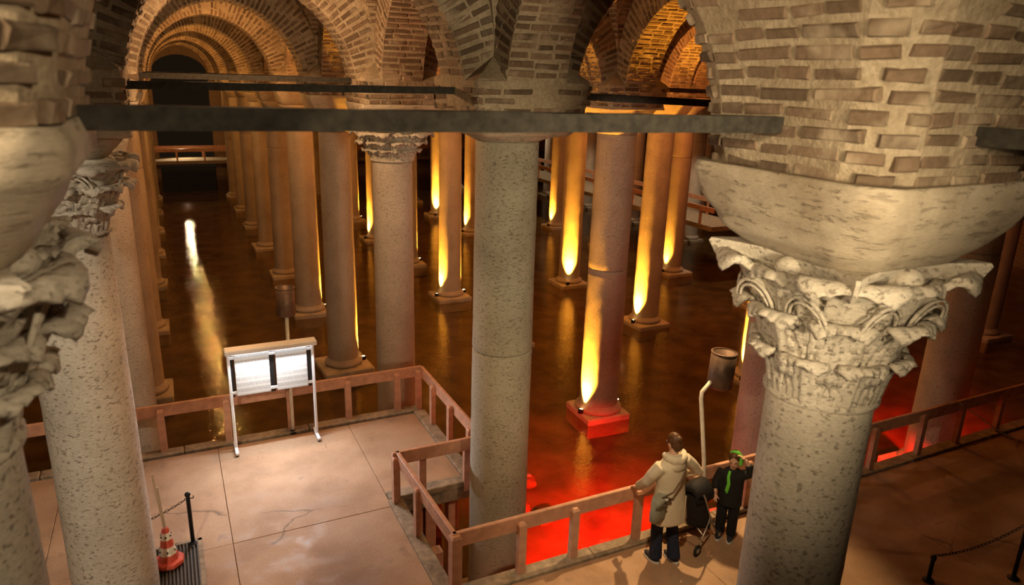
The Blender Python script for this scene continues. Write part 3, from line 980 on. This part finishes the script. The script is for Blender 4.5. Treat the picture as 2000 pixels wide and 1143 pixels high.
for x, w in ((-0.575, 0.05), (-0.0, 0.07), (0.555, 0.05)):
    obj('backing_strip', MB().box((x, 0.012, 1.25), (w, 0.012, 0.70)), 'blackplastic', sg)
for x, w in ((-0.285, 0.49), (0.285, 0.46)):
    p = obj('panel', MB().box((0, 0, 0), (w, 0.016, 0.66), 0, 0.004), 'print', sg, (x, -0.032, 1.255))
ar = bpy.data.lights.new('sign_light', 'AREA')
ar.shape = 'RECTANGLE'; ar.size = 1.15; ar.size_y = 0.05; ar.energy = 78; ar.color = (0.92, 0.94, 1.0)
ao = bpy.data.objects.new('sign_light', ar); COL.objects.link(ao)
ao.parent = sg; ao.location = (0, -0.13, SH-0.055); ao.rotation_euler = (-1.0, 0, 0)

# ------------------------------------------------------------------ cylinder floodlights on poles
def cyl_lamp(head, base, lab, rad, h, tilt=0.0, bend=None):
    t = thing('pole_lamp', (base[0], base[1], 0), lab, 'lamp', 'cylinder floodlights on poles')
    hx, hy, hz = head[0]-base[0], head[1]-base[1], head[2]
    Mx = Matrix.Rotation(tilt, 3, 'Y')
    m = MB().lathe([(0.05, -h/2-0.012), (rad*0.9, -h/2-0.01), (rad, -h/2+0.01), (rad, h/2), (rad-0.012, h/2), (rad-0.014, -h/2+0.16), (0.01, -h/2+0.15)], 28, smooth=True)
    hd = obj('lamp_head', m, 'lampmetal', t, (hx, hy, hz), (0, tilt, 0))
    obj('rim', MB().lathe([(rad-0.012, h/2-0.01), (rad+0.006, h/2-0.008), (rad+0.006, h/2+0.008), (rad-0.012, h/2+0.008)], 28, caps=False), 'lampmetal', hd)
    pts = [(0, 0, 0.0)] + (bend or []) + [tuple(Vector((hx, hy, hz)) + Mx @ Vector((0, 0, -h/2)))]
    obj('pole', MB().tube(pts, 0.028, 10), 'conewhite', t)
    obj('pole_base', MB().lathe([(0.07, 0.0), (0.07, 0.02), (0.035, 0.03), (0.03, 0.06)], 16), 'black', t)
cyl_lamp((1.44, 10.78, EYE-3.36), (1.42, 10.78), 'bronze cylinder lamp on a pole behind the signboard', 0.14, 0.43)
cyl_lamp((6.24, 6.42, EYE-3.53), (5.97, 6.10), 'dark cylinder lamp on a bent pole above the woman and child', 0.165, 0.47, 0.05,
         [(0.0, 0.16, 0.9), (-0.04, 0.30, 1.72), (-0.02, 0.32, 1.80), (0.10, 0.32, 1.92)])

# ------------------------------------------------------------------ cone, chain stand, grate
cn = thing('traffic_cone', (-0.44, 8.03, 0.03), 'red and white traffic cone with a stick in it on the floor grate', 'traffic cone', rz=0.3)
obj('base', MB().lathe([(0.17, 0), (0.175, 0.02), (0.165, 0.05), (0.10, 0.062)], 8, smooth=False), 'conered', cn)
prof = [(0.115, 0.055), (0.098, 0.14), (0.078, 0.24), (0.062, 0.33), (0.048, 0.42), (0.035, 0.47)]
for k, mt in enumerate(('conered', 'conewhite', 'conered', 'conewhite', 'conered')):
    obj('band', MB().lathe([prof[k], prof[k+1]], 8, smooth=False), mt, cn)
for k, (zz, rr) in enumerate(((0.19, 0.088), (0.375, 0.056))):
    for q in range(6):
        a = q*math.pi/3 + 0.2
        obj('stud', MB().lathe([(0.011, 0), (0.011, 0.008), (0.004, 0.01)], 8), 'blackplastic', cn, (math.cos(a)*rr, math.sin(a)*rr, zz), (0, math.pi/2*0.95, a))
st = tag(obj('stick', MB().box((0, 0, 0.31), (0.035, 0.012, 0.62)).box((-0.012, 0.002, 0.62), (0.022, 0.010, 0.36)), 'conewhite', None, (-0.44, 8.03, 0.44), (0.03, -0.06, 0.2)), 'pale flat wooden stick standing in the traffic cone', 'stick')

def chain(t, a, b, sag, n):
    a, b = Vector(a), Vector(b)
    m = MB()
    L = (b-a).length/n*1.25
    for k in range(n):
        f = (k+0.5)/n
        p = a+(b-a)*f - Vector((0, 0, sag*4*f*(1-f)))
        d = ((b-a) - Vector((0, 0, sag*4*(1-2*f)))).normalized()
        s = d.cross(Vector((0, 0, 1))).normalized()
        u = s.cross(d)
        q = s if k % 2 else u
        pts = [p + d*(L*0.5*math.cos(x)) + q*(L*0.28*math.sin(x)) for x in [2*math.pi*h/8 for h in range(9)]]
        m.tube(pts, L*0.09, 4, caps=False)
    return obj('chain', m, 'black', t)
def stand(name, loc, lab, h=0.86):
    t = thing(name, loc, lab, 'barrier post', 'black chain stands')
    obj('pole', MB().lathe([(0.024, 0.0), (0.024, h-0.06), (0.02, h-0.03)], 12), 'black', t)
    obj('cap', MB().ell((0, 0, h-0.015), (0.035, 0.035, 0.032), 12, 8), 'black', t)
    obj('base', MB().lathe([(0.065, 0), (0.065, 0.015), (0.04, 0.025), (0.026, 0.05)], 24), 'black', t)
    obj('hook', MB().tube([(0.02, 0, h-0.07), (0.06, 0, h-0.075), (0.06, 0, h-0.045)], 0.007, 6), 'black', t)
    return t
t = stand('chain_stand', (-0.17, 8.32, 0), 'black chain stand behind the traffic cone', 0.72)
chain(t, (0, 0, 0.66), (-1.25, 0.05, 0.40), 0.12, 34)
t = stand('chain_stand', (8.72, 3.75, 0), 'black chain stand at the bottom right corner', 0.86)
chain(t, (0, 0, 0.78), (-0.95, 0.45, 0.30), 0.10, 26)
stand('chain_stand', (7.72, 4.15, 0), 'low black stand beside the foot of the carved capital column', 0.34)
gr = thing('floor_grate', (-0.55, 7.72, 0.0), 'dark steel floor grate under the traffic cone', 'grate')
obj('frame', MB().box((-0.02, 0.66, 0.008), (1.0, 0.05, 0.03)).box((0.46, 0.0, 0.008), (0.05, 1.36, 0.03)).box((-0.02, -0.66, 0.008), (1.0, 0.05, 0.03)).box((-0.50, 0, 0.008), (0.05, 1.36, 0.03)), 'kerb', gr)
obj('pan', MB().box((-0.02, 0, -0.004), (0.94, 1.28, 0.012)), 'blackplastic', gr)
for k in range(24):
    obj('bar', MB().box((0, 0, 0), (0.016, 1.28, 0.02)), 'steel', gr, (-0.46+k*0.0385, 0, 0.012))
t = tag(obj('cord', MB().tube([(11.26, 6.22, RH), (11.7, 6.10, 0.48), (12.2, 5.95, 0.15), (12.5, 5.83, 0.012)], 0.010, 6), 'conewhite'), 'thin pale cord slanting from the right railing to the floor', 'cord')

# ------------------------------------------------------------------ red lamps in the water, marble fragments
def redflood(x, y, tx, ty, e, lab):
    t = thing('red_floodlight', (x, y, -0.36), lab, 'floodlight', 'red floodlights under the walkway edge')
    d = (Vector((tx, ty, BED)) - Vector((x, y, -0.36))).normalized()
    eu = d.to_track_quat('Z', 'Y').to_euler()
    obj('housing', MB().box((0, 0, 0.0), (0.20, 0.14, 0.12), 0, 0.01), 'black', t, rot=eu)
    obj('lens', MB().box((0, 0, 0.065), (0.17, 0.11, 0.01)), 'lensred', t, rot=eu)
    obj('bracket', MB().box((0, -0.02, 0.07), (0.04, 0.03, 0.16)), 'black', t)
    lp = lamp('SPOT', 'red_beam', d*0.10, e, (1.0, 0.010, 0.004), 0.05, None, 72, 0.8)
    lp.parent = t
    lp.rotation_euler = d.to_track_quat('-Z', 'Y').to_euler()
redflood(4.9, 6.42, 5.7, 8.2, 7500, 'red floodlight under the walkway edge beside the central column')
redflood(6.6, 6.42, 6.9, 8.3, 3600, 'red floodlight under the walkway edge below the woman')
redflood(10.6, 6.42, 12.0, 8.0, 1600, 'red floodlight under the walkway edge right of the carved column')
redflood(13.2, 6.42, 14.6, 8.1, 4200, 'red floodlight under the walkway edge near the right frame edge')
redflood(3.0, 6.42, 3.1, 7.0, 60, 'red floodlight inside the pit of the central column')
def rock(c, r, seed, lab):
    m = MB()
    rings = []
    for k in range(9):
        th = -1.45+2.9*k/8
        rings.append([(r[0]*math.cos(th)*math.cos(a)*(1+0.3*noise.noise(Vector((math.cos(a)*1.6+seed, math.sin(a)*1.6, th)))),
                       r[1]*math.cos(th)*math.sin(a)*(1+0.3*noise.noise(Vector((math.cos(a)*1.6, math.sin(a)*1.6+seed, th)))), r[2]*math.sin(th)) for a in [2*math.pi*q/12 for q in range(12)]])
    o = obj('stone_block', m.loft(rings, smooth=False), 'kerb', None, c, (0, 0, seed))
    tag(o, lab, 'stone', 'fallen marble blocks in the water')
rock((5.25, 9.95, WATER-0.13), (0.30, 0.16, 0.12), 1.3, 'broken marble fragment in the red water right of the central column')
rock((5.72, 10.7, WATER-0.13), (0.20, 0.16, 0.15), 2.1, 'small upright stone in the red water behind the broken fragment')
rock((5.52, 9.45, WATER-0.12), (0.26, 0.10, 0.10), 3.7, 'long low stone in the red water just before the railing')

# ------------------------------------------------------------------ people
MAT.update({
    'skin': plain('skin', (0.62, 0.38, 0.27), 0.5, 0, 0.06), 'hair': plain('brown_hair', (0.10, 0.045, 0.018), 0.5, 0, 0.5, 40),
    'coat': plain('cream_coat_cloth', (0.66, 0.60, 0.46), 0.85, 0, 0.10, 6), 'jeans': plain('navy_denim', (0.018, 0.026, 0.055), 0.85, 0, 0.3, 30),
    'shoe': plain('dark_shoe', (0.03, 0.03, 0.04), 0.6), 'sole': plain('white_sole', (0.7, 0.7, 0.68), 0.6, 0, 0.05),
    'bag': plain('grey_green_cloth', (0.30, 0.31, 0.25), 0.8, 0, 0.15, 20), 'strap': plain('brown_strap', (0.13, 0.09, 0.06), 0.7),
    'jacket': plain('black_jacket_cloth', (0.014, 0.015, 0.014), 0.8, 0, 0.3, 15), 'green': plain('lime_green_cloth', (0.16, 0.62, 0.06), 0.7, 0, 0.1),
    'trousers': plain('black_trousers', (0.012, 0.012, 0.014), 0.85), 'eye': plain('dark_eye', (0.03, 0.02, 0.015), 0.2), 'lips': plain('lips', (0.45, 0.18, 0.14), 0.5),
    'fabric': plain('black_pushchair_fabric', (0.012, 0.012, 0.014), 0.7, 0, 0.3, 20), 'alu': plain('aluminium_tube', (0.55, 0.53, 0.48), 0.35, 0.8),
})
def remesh(o, vox, it=4):
    m = o.modifiers.new('skin', 'REMESH'); m.mode = 'VOXEL'; m.voxel_size = vox; m.use_smooth_shade = True
    if it:
        q = o.modifiers.new('smooth', 'SMOOTH'); q.factor = 0.5; q.iterations = it
    return o
def ring_e(c, rx, ry, n=20, tw=0.0):
    return [(c[0]+rx*math.cos(a)*math.cos(tw)-ry*math.sin(a)*math.sin(tw), c[1]+rx*math.cos(a)*math.sin(tw)+ry*math.sin(a)*math.cos(tw), c[2]) for a in [2*math.pi*k/n for k in range(n)]]
def hand(m, wr, d, side, up, k=1.0, curl=0.7):
    """palm and five bent fingers; d = pointing direction, side = towards the thumb, up = back of the hand"""
    wr, d, side, up = Vector(wr), Vector(d).normalized(), Vector(side).normalized(), Vector(up).normalized()
    pc = wr + d*0.045*k
    Mx = Matrix((side, d, up)).transposed()
    m.ell(pc, (0.040*k, 0.052*k, 0.017*k), 12, 8, Mx)
    for q, (off, L) in enumerate(((0.029, 0.070), (0.010, 0.080), (-0.010, 0.074), (-0.028, 0.058))):
        b = wr + d*0.082*k + side*off*k
        p1 = b + (d*math.cos(0.25*curl) - up*math.sin(0.25*curl))*L*0.45*k
        p2 = p1 + (d*math.cos(curl) - up*math.sin(curl))*L*0.32*k
        p3 = p2 + (d*math.cos(1.6*curl) - up*math.sin(1.6*curl))*L*0.25*k
        m.tube([b-d*0.02*k, p1, p2, p3], [0.0095*k, 0.0092*k, 0.0085*k, 0.007*k], 8)
    b = wr + d*0.03*k + side*0.030*k
    m.tube([b, b+side*0.028*k+d*0.022*k, b+side*0.038*k+d*0.052*k-up*0.012*k], [0.012*k, 0.0105*k, 0.008*k], 8)
def head(m, c, k, rot):
    m.ell(c, (0.073*k, 0.092*k, 0.112*k), 20, 14, rot)
    P = lambda p: Vector(c) + rot @ (Vector(p)*k)
    m.ell(P((0, 0.035, -0.065)), (0.052*k, 0.058*k, 0.05*k), 14, 10, rot)          # jaw
    m.tube([P((0, 0.088, 0.005)), P((0, 0.108, -0.028)), P((0, 0.090, -0.036))], [0.009*k, 0.014*k, 0.008*k], 8)  # nose
    for s in (-1, 1):
        m.ell(P((s*0.076, -0.005, -0.008)), (0.012*k, 0.022*k, 0.032*k), 10, 8, rot)   # ears
        m.ell(P((s*0.032, 0.080, 0.016)), (0.022*k, 0.012*k, 0.008*k), 10, 6, rot)     # brows
def face(parent, c, k, rot):
    P = lambda p: Vector(c) + rot @ (Vector(p)*k)
    for s in (-1, 1):
        obj('eye', MB().ell(P((s*0.031, 0.084, 0.000)), (0.013*k, 0.008*k, 0.007*k), 10, 6, rot), 'eye', parent)
    obj('mouth', MB().ell(P((0, 0.089, -0.060)), (0.024*k, 0.008*k, 0.007*k), 10, 6, rot), 'lips', parent)

# ---- woman in the cream coat, back to the camera, leaning on the railing
wm = thing('person', (5.02, 5.76, 0), 'woman in a cream hooded coat and dark jeans seen from behind at the railing', 'person', rz=0.10)
hr = Matrix.Rotation(-0.10, 3, 'Y') @ Matrix.Rotation(-0.22, 3, 'X')
HC = (0.02, 0.035, 1.585)
b = MB()
head(b, HC, 1.0, hr)
b.tube([(0, 0.0, 1.36), (0.01, 0.01, 1.44), (0.015, 0.025, 1.52)], [0.062, 0.054, 0.052], 14)
b.loft([ring_e((0, 0, zz), x, y) for zz, x, y in ((0.80, 0.15, 0.10), (0.90, 0.165, 0.115), (1.03, 0.13, 0.095), (1.20, 0.155, 0.105), (1.33, 0.17, 0.095), (1.40, 0.10, 0.07))])
LS, RS = (-0.175, 0.0, 1.345), (0.175, 0.0, 1.345)
LE, LW_ = (-0.25, 0.13, 1.10), (-0.165, 0.375, 0.86)
RE, RW = (0.43, -0.01, 1.12), (0.25, 0.22, 1.02)
b.tube([LS, LE, LW_], [0.050, 0.040, 0.027], 12); b.tube([RS, RE, RW], [0.050, 0.040, 0.027], 12)
hand(b, LW_, (0.10, 0.75, -0.30), (1, 0, 0), (0, 0.3, 1), 1.0, 0.9)
hand(b, RW, (-0.75, 0.6, -0.15), (0, 0.2, 1), (0.6, 0.7, 0), 1.0, 0.9)
FL, FR = (-0.105, 0.06, 0.06), (0.085, -0.07, 0.06)
for hip, kn, an in (((-0.085, 0, 0.86), (-0.10, 0.05, 0.46), (-0.105, 0.03, 0.09)), ((0.085, 0, 0.86), (0.088, -0.01, 0.46), (0.085, -0.09, 0.09))):
    b.tube([hip, kn, an], [0.08, 0.055, 0.038], 12)
remesh(obj('body', b, 'skin', wm), 0.0065, 3)
face(wm, HC, 1.0, hr)
h = MB()
P = lambda p: Vector(HC) + hr @ Vector(p)
h.ell(P((0, -0.014, 0.020)), (0.082, 0.094, 0.108), 22, 14, hr)
h.ell(P((0, -0.060, -0.030)), (0.070, 0.055, 0.070), 18, 12, hr)
h.ell(P((0.01, -0.085, 0.050)), (0.045, 0.038, 0.040), 16, 10, hr)
remesh(obj('hair', h, 'hair', wm), 0.008, 2)
c = MB()
c.loft([ring_e((x0, y0, zz), x, y, 24) for zz, x, y, x0, y0 in ((0.585, 0.245, 0.175, 0.01, -0.01), (0.60, 0.25, 0.18, 0.01, -0.01), (0.75, 0.235, 0.17, 0.005, -0.005), (0.90, 0.215, 0.155, 0, 0),
        (1.05, 0.195, 0.14, 0, 0), (1.20, 0.20, 0.14, 0, 0), (1.32, 0.205, 0.125, 0, 0), (1.385, 0.165, 0.10, 0, 0), (1.43, 0.10, 0.08, 0.005, 0.0), (1.46, 0.085, 0.07, 0.01, 0.01))])
c.tube([LS, (-0.245, 0.06, 1.22), LE, (-0.21, 0.26, 0.97), (-0.18, 0.335, 0.90)], [0.085, 0.075, 0.070, 0.060, 0.058], 16)
c.tube([RS, (0.31, -0.01, 1.235), RE, (0.33, 0.11, 1.06), (0.275, 0.19, 1.03)], [0.085, 0.075, 0.072, 0.062, 0.058], 16)
remesh(obj('coat', c, 'coat', wm), 0.013, 5)
hd = MB()
hd.tube([(-0.105, 0.06, 1.455), (-0.105, -0.02, 1.44), (-0.06, -0.085, 1.425), (0.01, -0.105, 1.42), (0.075, -0.085, 1.43), (0.12, -0.02, 1.45), (0.115, 0.06, 1.465)], [0.035, 0.05, 0.055, 0.058, 0.055, 0.05, 0.035], 14)
hd.ell((0.0, -0.095, 1.345), (0.115, 0.055, 0.085), 18, 10)
remesh(obj('hood', hd, 'coat', wm), 0.011, 4)
obj('vent_seam', MB().box((0.09, -0.178, 0.79), (0.010, 0.012, 0.36), 0.18, 0.003), 'coat', wm)
for k, (hip, kn, an) in enumerate((((-0.088, 0, 0.80), (-0.10, 0.05, 0.46), (-0.107, 0.025, 0.055)), ((0.088, 0, 0.80), (0.088, -0.01, 0.46), (0.085, -0.095, 0.055)))):
    j = MB().tube([hip, tuple((Vector(hip)+Vector(kn))/2), kn, tuple((Vector(kn)+Vector(an))/2), an], [0.098, 0.088, 0.074, 0.073, 0.082], 16)
    remesh(obj('trouser_leg', j, 'jeans', wm), 0.011, 3)
    fx, fy = an[0], an[1]
    sh = MB().ell((fx-0.01*(1-2*k), fy+0.055, 0.042), (0.046, 0.125, 0.036), 16, 8)
    obj('shoe', sh, 'shoe', wm)
    obj('sole', MB().loft([ring_e((fx-0.01*(1-2*k), fy+0.055, zz), 0.050, 0.132, 20) for zz in (0.0, 0.022)], smooth=False), 'sole', wm)

bg = thing('shoulder_bag', (4.78, 5.64, 0.70), 'grey-green shoulder bag hanging at the left hip of the woman', 'bag', rz=0.35)
obj('body', MB().loft([[(x*w+0.0, y*0.055*(1-0.3*abs(zz-0.12)/0.2), zz) for x, y in ((-1, -0.6), (-0.6, -1), (0.6, -1), (1, -0.6), (1, 0.6), (0.6, 1), (-0.6, 1), (-1, 0.6))] for zz, w in ((0.0, 0.11), (0.04, 0.145), (0.16, 0.150), (0.26, 0.125), (0.30, 0.10))]), 'bag', bg)
obj('flap', MB().loft([[(x*w, y*0.064, zz) for x, y in ((-1, -0.6), (-0.6, -1), (0.6, -1), (1, -0.6), (1, 0.6), (0.6, 1), (-0.6, 1), (-1, 0.6))] for zz, w in ((0.20, 0.13), (0.27, 0.125), (0.315, 0.10))]), 'bag', bg)
for x, zz, a in ((-0.03, 0.25, 0.6), (0.05, 0.27, -0.5), (0.01, 0.33, 0.2)):
    obj('tassel', MB().tube([(x, -0.07, zz), (x+0.05*math.cos(a), -0.085, zz-0.03), (x+0.09*math.cos(a), -0.08, zz-0.07)], [0.014, 0.012, 0.008], 8), 'strap', bg)
obj('buckle', MB().ell((0.03, -0.075, 0.30), (0.03, 0.018, 0.03), 12, 8), 'sole', bg)
sp_ = [(-0.02, -0.02, 0.30), (0.06, -0.13, 0.40), (0.16, -0.155, 0.52), (0.26, -0.15, 0.63), (0.33, -0.10, 0.70), (0.365, -0.01, 0.735), (0.36, 0.07, 0.70)]
obj('strap', MB().tube(sp_, 0.016, 8, flat=0.5), 'strap', bg)

# ---- child in black
kd = thing('person', (6.04, 5.80, 0), 'small child in a black jacket with lime green lining, hand raised to the head', 'person', rz=math.radians(128))
kk = 0.86
hr = Matrix.Rotation(0.12, 3, 'Y') @ Matrix.Rotation(-0.15, 3, 'X')
HC = (0, 0.02, 1.135)
b = MB()
head(b, HC, kk, hr)
b.tube([(0, 0, 0.96), (0, 0.01, 1.07)], [0.045, 0.042], 12)
b.loft([ring_e((0, 0, zz), x, y) for zz, x, y in ((0.55, 0.11, 0.08), (0.66, 0.115, 0.085), (0.80, 0.115, 0.08), (0.93, 0.12, 0.075), (0.99, 0.07, 0.055))])
LS, LE, LW_ = (-0.125, 0, 0.945), (-0.235, 0.05, 1.03), (-0.135, 0.055, 1.185)     # raised arm
RS, RE, RW = (0.125, 0, 0.945), (0.185, 0.03, 0.78), (0.165, 0.15, 0.68)
b.tube([LS, LE, LW_], [0.040, 0.032, 0.022], 10); b.tube([RS, RE, RW], [0.040, 0.032, 0.022], 10)
hand(b, LW_, (0.75, 0.05, 0.5), (0, 1, 0.2), (-0.5, 0, 0.8), 0.75, 0.7)
hand(b, RW, (-0.1, 0.5, -0.8), (-1, 0.2, 0), (0.5, 0.5, 0), 0.75, 0.7)
for s in (-1, 1):
    b.tube([(s*0.065, 0, 0.60), (s*0.07, 0.02, 0.34), (s*0.07, 0, 0.07)], [0.062, 0.046, 0.032], 10)
remesh(obj('body', b, 'skin', kd), 0.006, 3)
face(kd, HC, kk, hr)
h = MB(); P = lambda p: Vector(HC) + hr @ (Vector(p)*kk)
h.ell(P((0, -0.016, 0.026)), (0.084*kk, 0.096*kk, 0.104*kk), 20, 12, hr)
obj('hair', h, 'hair', kd)
j = MB()
j.loft([ring_e((0, 0, zz), x, y, 20) for zz, x, y in ((0.50, 0.150, 0.115), (0.52, 0.155, 0.12), (0.65, 0.150, 0.115), (0.80, 0.148, 0.11), (0.92, 0.152, 0.10), (0.985, 0.10, 0.075), (1.01, 0.07, 0.06))])
j.tube([LS, tuple((Vector(LS)+Vector(LE))/2), LE, (-0.175, 0.055, 1.12)], [0.068, 0.062, 0.060, 0.048], 14)
j.tube([RS, RE, (0.17, 0.11, 0.715)], [0.068, 0.060, 0.050], 14)
remesh(obj('jacket', j, 'jacket', kd), 0.011, 4)
hd = MB()
hd.tube([P((-0.085, 0.03, -0.06)), P((-0.098, -0.01, 0.05)), P((-0.05, -0.02, 0.115)), P((0.01, -0.02, 0.125)), P((0.06, -0.03, 0.09))], [0.026, 0.030, 0.028, 0.026, 0.018], 10)
remesh(obj('hood_lining', hd, 'green', kd), 0.008, 2)
hd = MB()
hd.ell(P((0.0, -0.050, 0.02)), (0.088*kk, 0.085*kk, 0.11*kk), 18, 12, hr)
obj('hood', hd, 'jacket', kd)
remesh(obj('scarf', MB().tube([(0.03, 0.075, 1.00), (0.035, 0.115, 0.93), (0.02, 0.128, 0.84), (0.035, 0.125, 0.74), (0.03, 0.118, 0.70)], [0.018, 0.022, 0.024, 0.026, 0.014], 10, flat=0.6), 'green', kd), 0.007, 2)
for s in (-1, 1):
    remesh(obj('trouser_leg', MB().tube([(s*0.068, 0, 0.56), (s*0.072, 0.02, 0.34), (s*0.072, 0.0, 0.06)], [0.080, 0.066, 0.062], 14), 'trousers', kd), 0.010, 3)
    obj('shoe', MB().ell((s*0.072, 0.045, 0.038), (0.038, 0.095, 0.032), 14, 8), 'shoe', kd)
    obj('sole', MB().loft([ring_e((s*0.072, 0.045, zz), 0.041, 0.10, 18) for zz in (0.0, 0.016)], smooth=False), 'sole', kd)

# ---- folded black pushchair between them
pc = thing('pushchair', (5.61, 5.92, 0), 'black pushchair with thin metal frame between the woman and the child', 'pushchair', rz=-1.25)
se = MB()
se.loft([ring_e((0, y0, zz), x, y, 18) for zz, x, y, y0 in ((0.22, 0.13, 0.10, 0.05), (0.30, 0.17, 0.16, 0.04), (0.45, 0.175, 0.14, 0.0), (0.60, 0.17, 0.11, -0.04), (0.72, 0.16, 0.10, -0.05))])
remesh(obj('seat', se, 'fabric', pc), 0.014, 4)
hd = MB()
hd.loft([[(0.165*math.cos(a)*k, y0 - 0.02 + 0.0*a, 0.66 + 0.21*math.sin(a)*k) for a in [math.pi*q/10 for q in range(11)]] for y0, k in ((-0.16, 0.55), (-0.12, 0.85), (-0.03, 1.0), (0.07, 0.97), (0.15, 0.9))], closed=False, caps=False)
solid(obj('canopy', hd, 'fabric', pc), 0.012)
for s in (-1, 1):
    obj('frame_tube', MB().tube([(s*0.19, -0.22, 0.86), (s*0.19, -0.16, 0.78), (s*0.19, 0.10, 0.30), (s*0.20, 0.26, 0.09)], 0.011, 8), 'alu', pc)
    obj('frame_tube', MB().tube([(s*0.19, 0.06, 0.42), (s*0.20, -0.10, 0.22), (s*0.20, -0.24, 0.08)], 0.010, 8), 'alu', pc)
    obj('handle', MB().tube([(s*0.19, -0.22, 0.86), (s*0.18, -0.25, 0.89), (s*0.17, -0.29, 0.88)], 0.017, 10), 'blackplastic', pc)
    for y in (-0.24, 0.27):
        w = obj('wheel', MB().lathe([(0.035, -0.012), (0.066, -0.016), (0.075, 0), (0.066, 0.016), (0.035, 0.012)], 20), 'blackplastic', pc, (s*0.215, y, 0.075), (0, math.pi/2, 0))
        obj('hub', MB().lathe([(0.02, -0.022), (0.036, -0.016), (0.036, 0.016), (0.02, 0.022)], 12), 'alu', w)
obj('cross_brace', MB().tube([(-0.19, 0.10, 0.30), (0.0, 0.0, 0.24), (0.19, -0.10, 0.22)], 0.009, 8), 'alu', pc)
obj('cross_brace', MB().tube([(0.19, 0.10, 0.30), (0.0, 0.0, 0.25), (-0.19, -0.10, 0.22)], 0.009, 8), 'alu', pc)
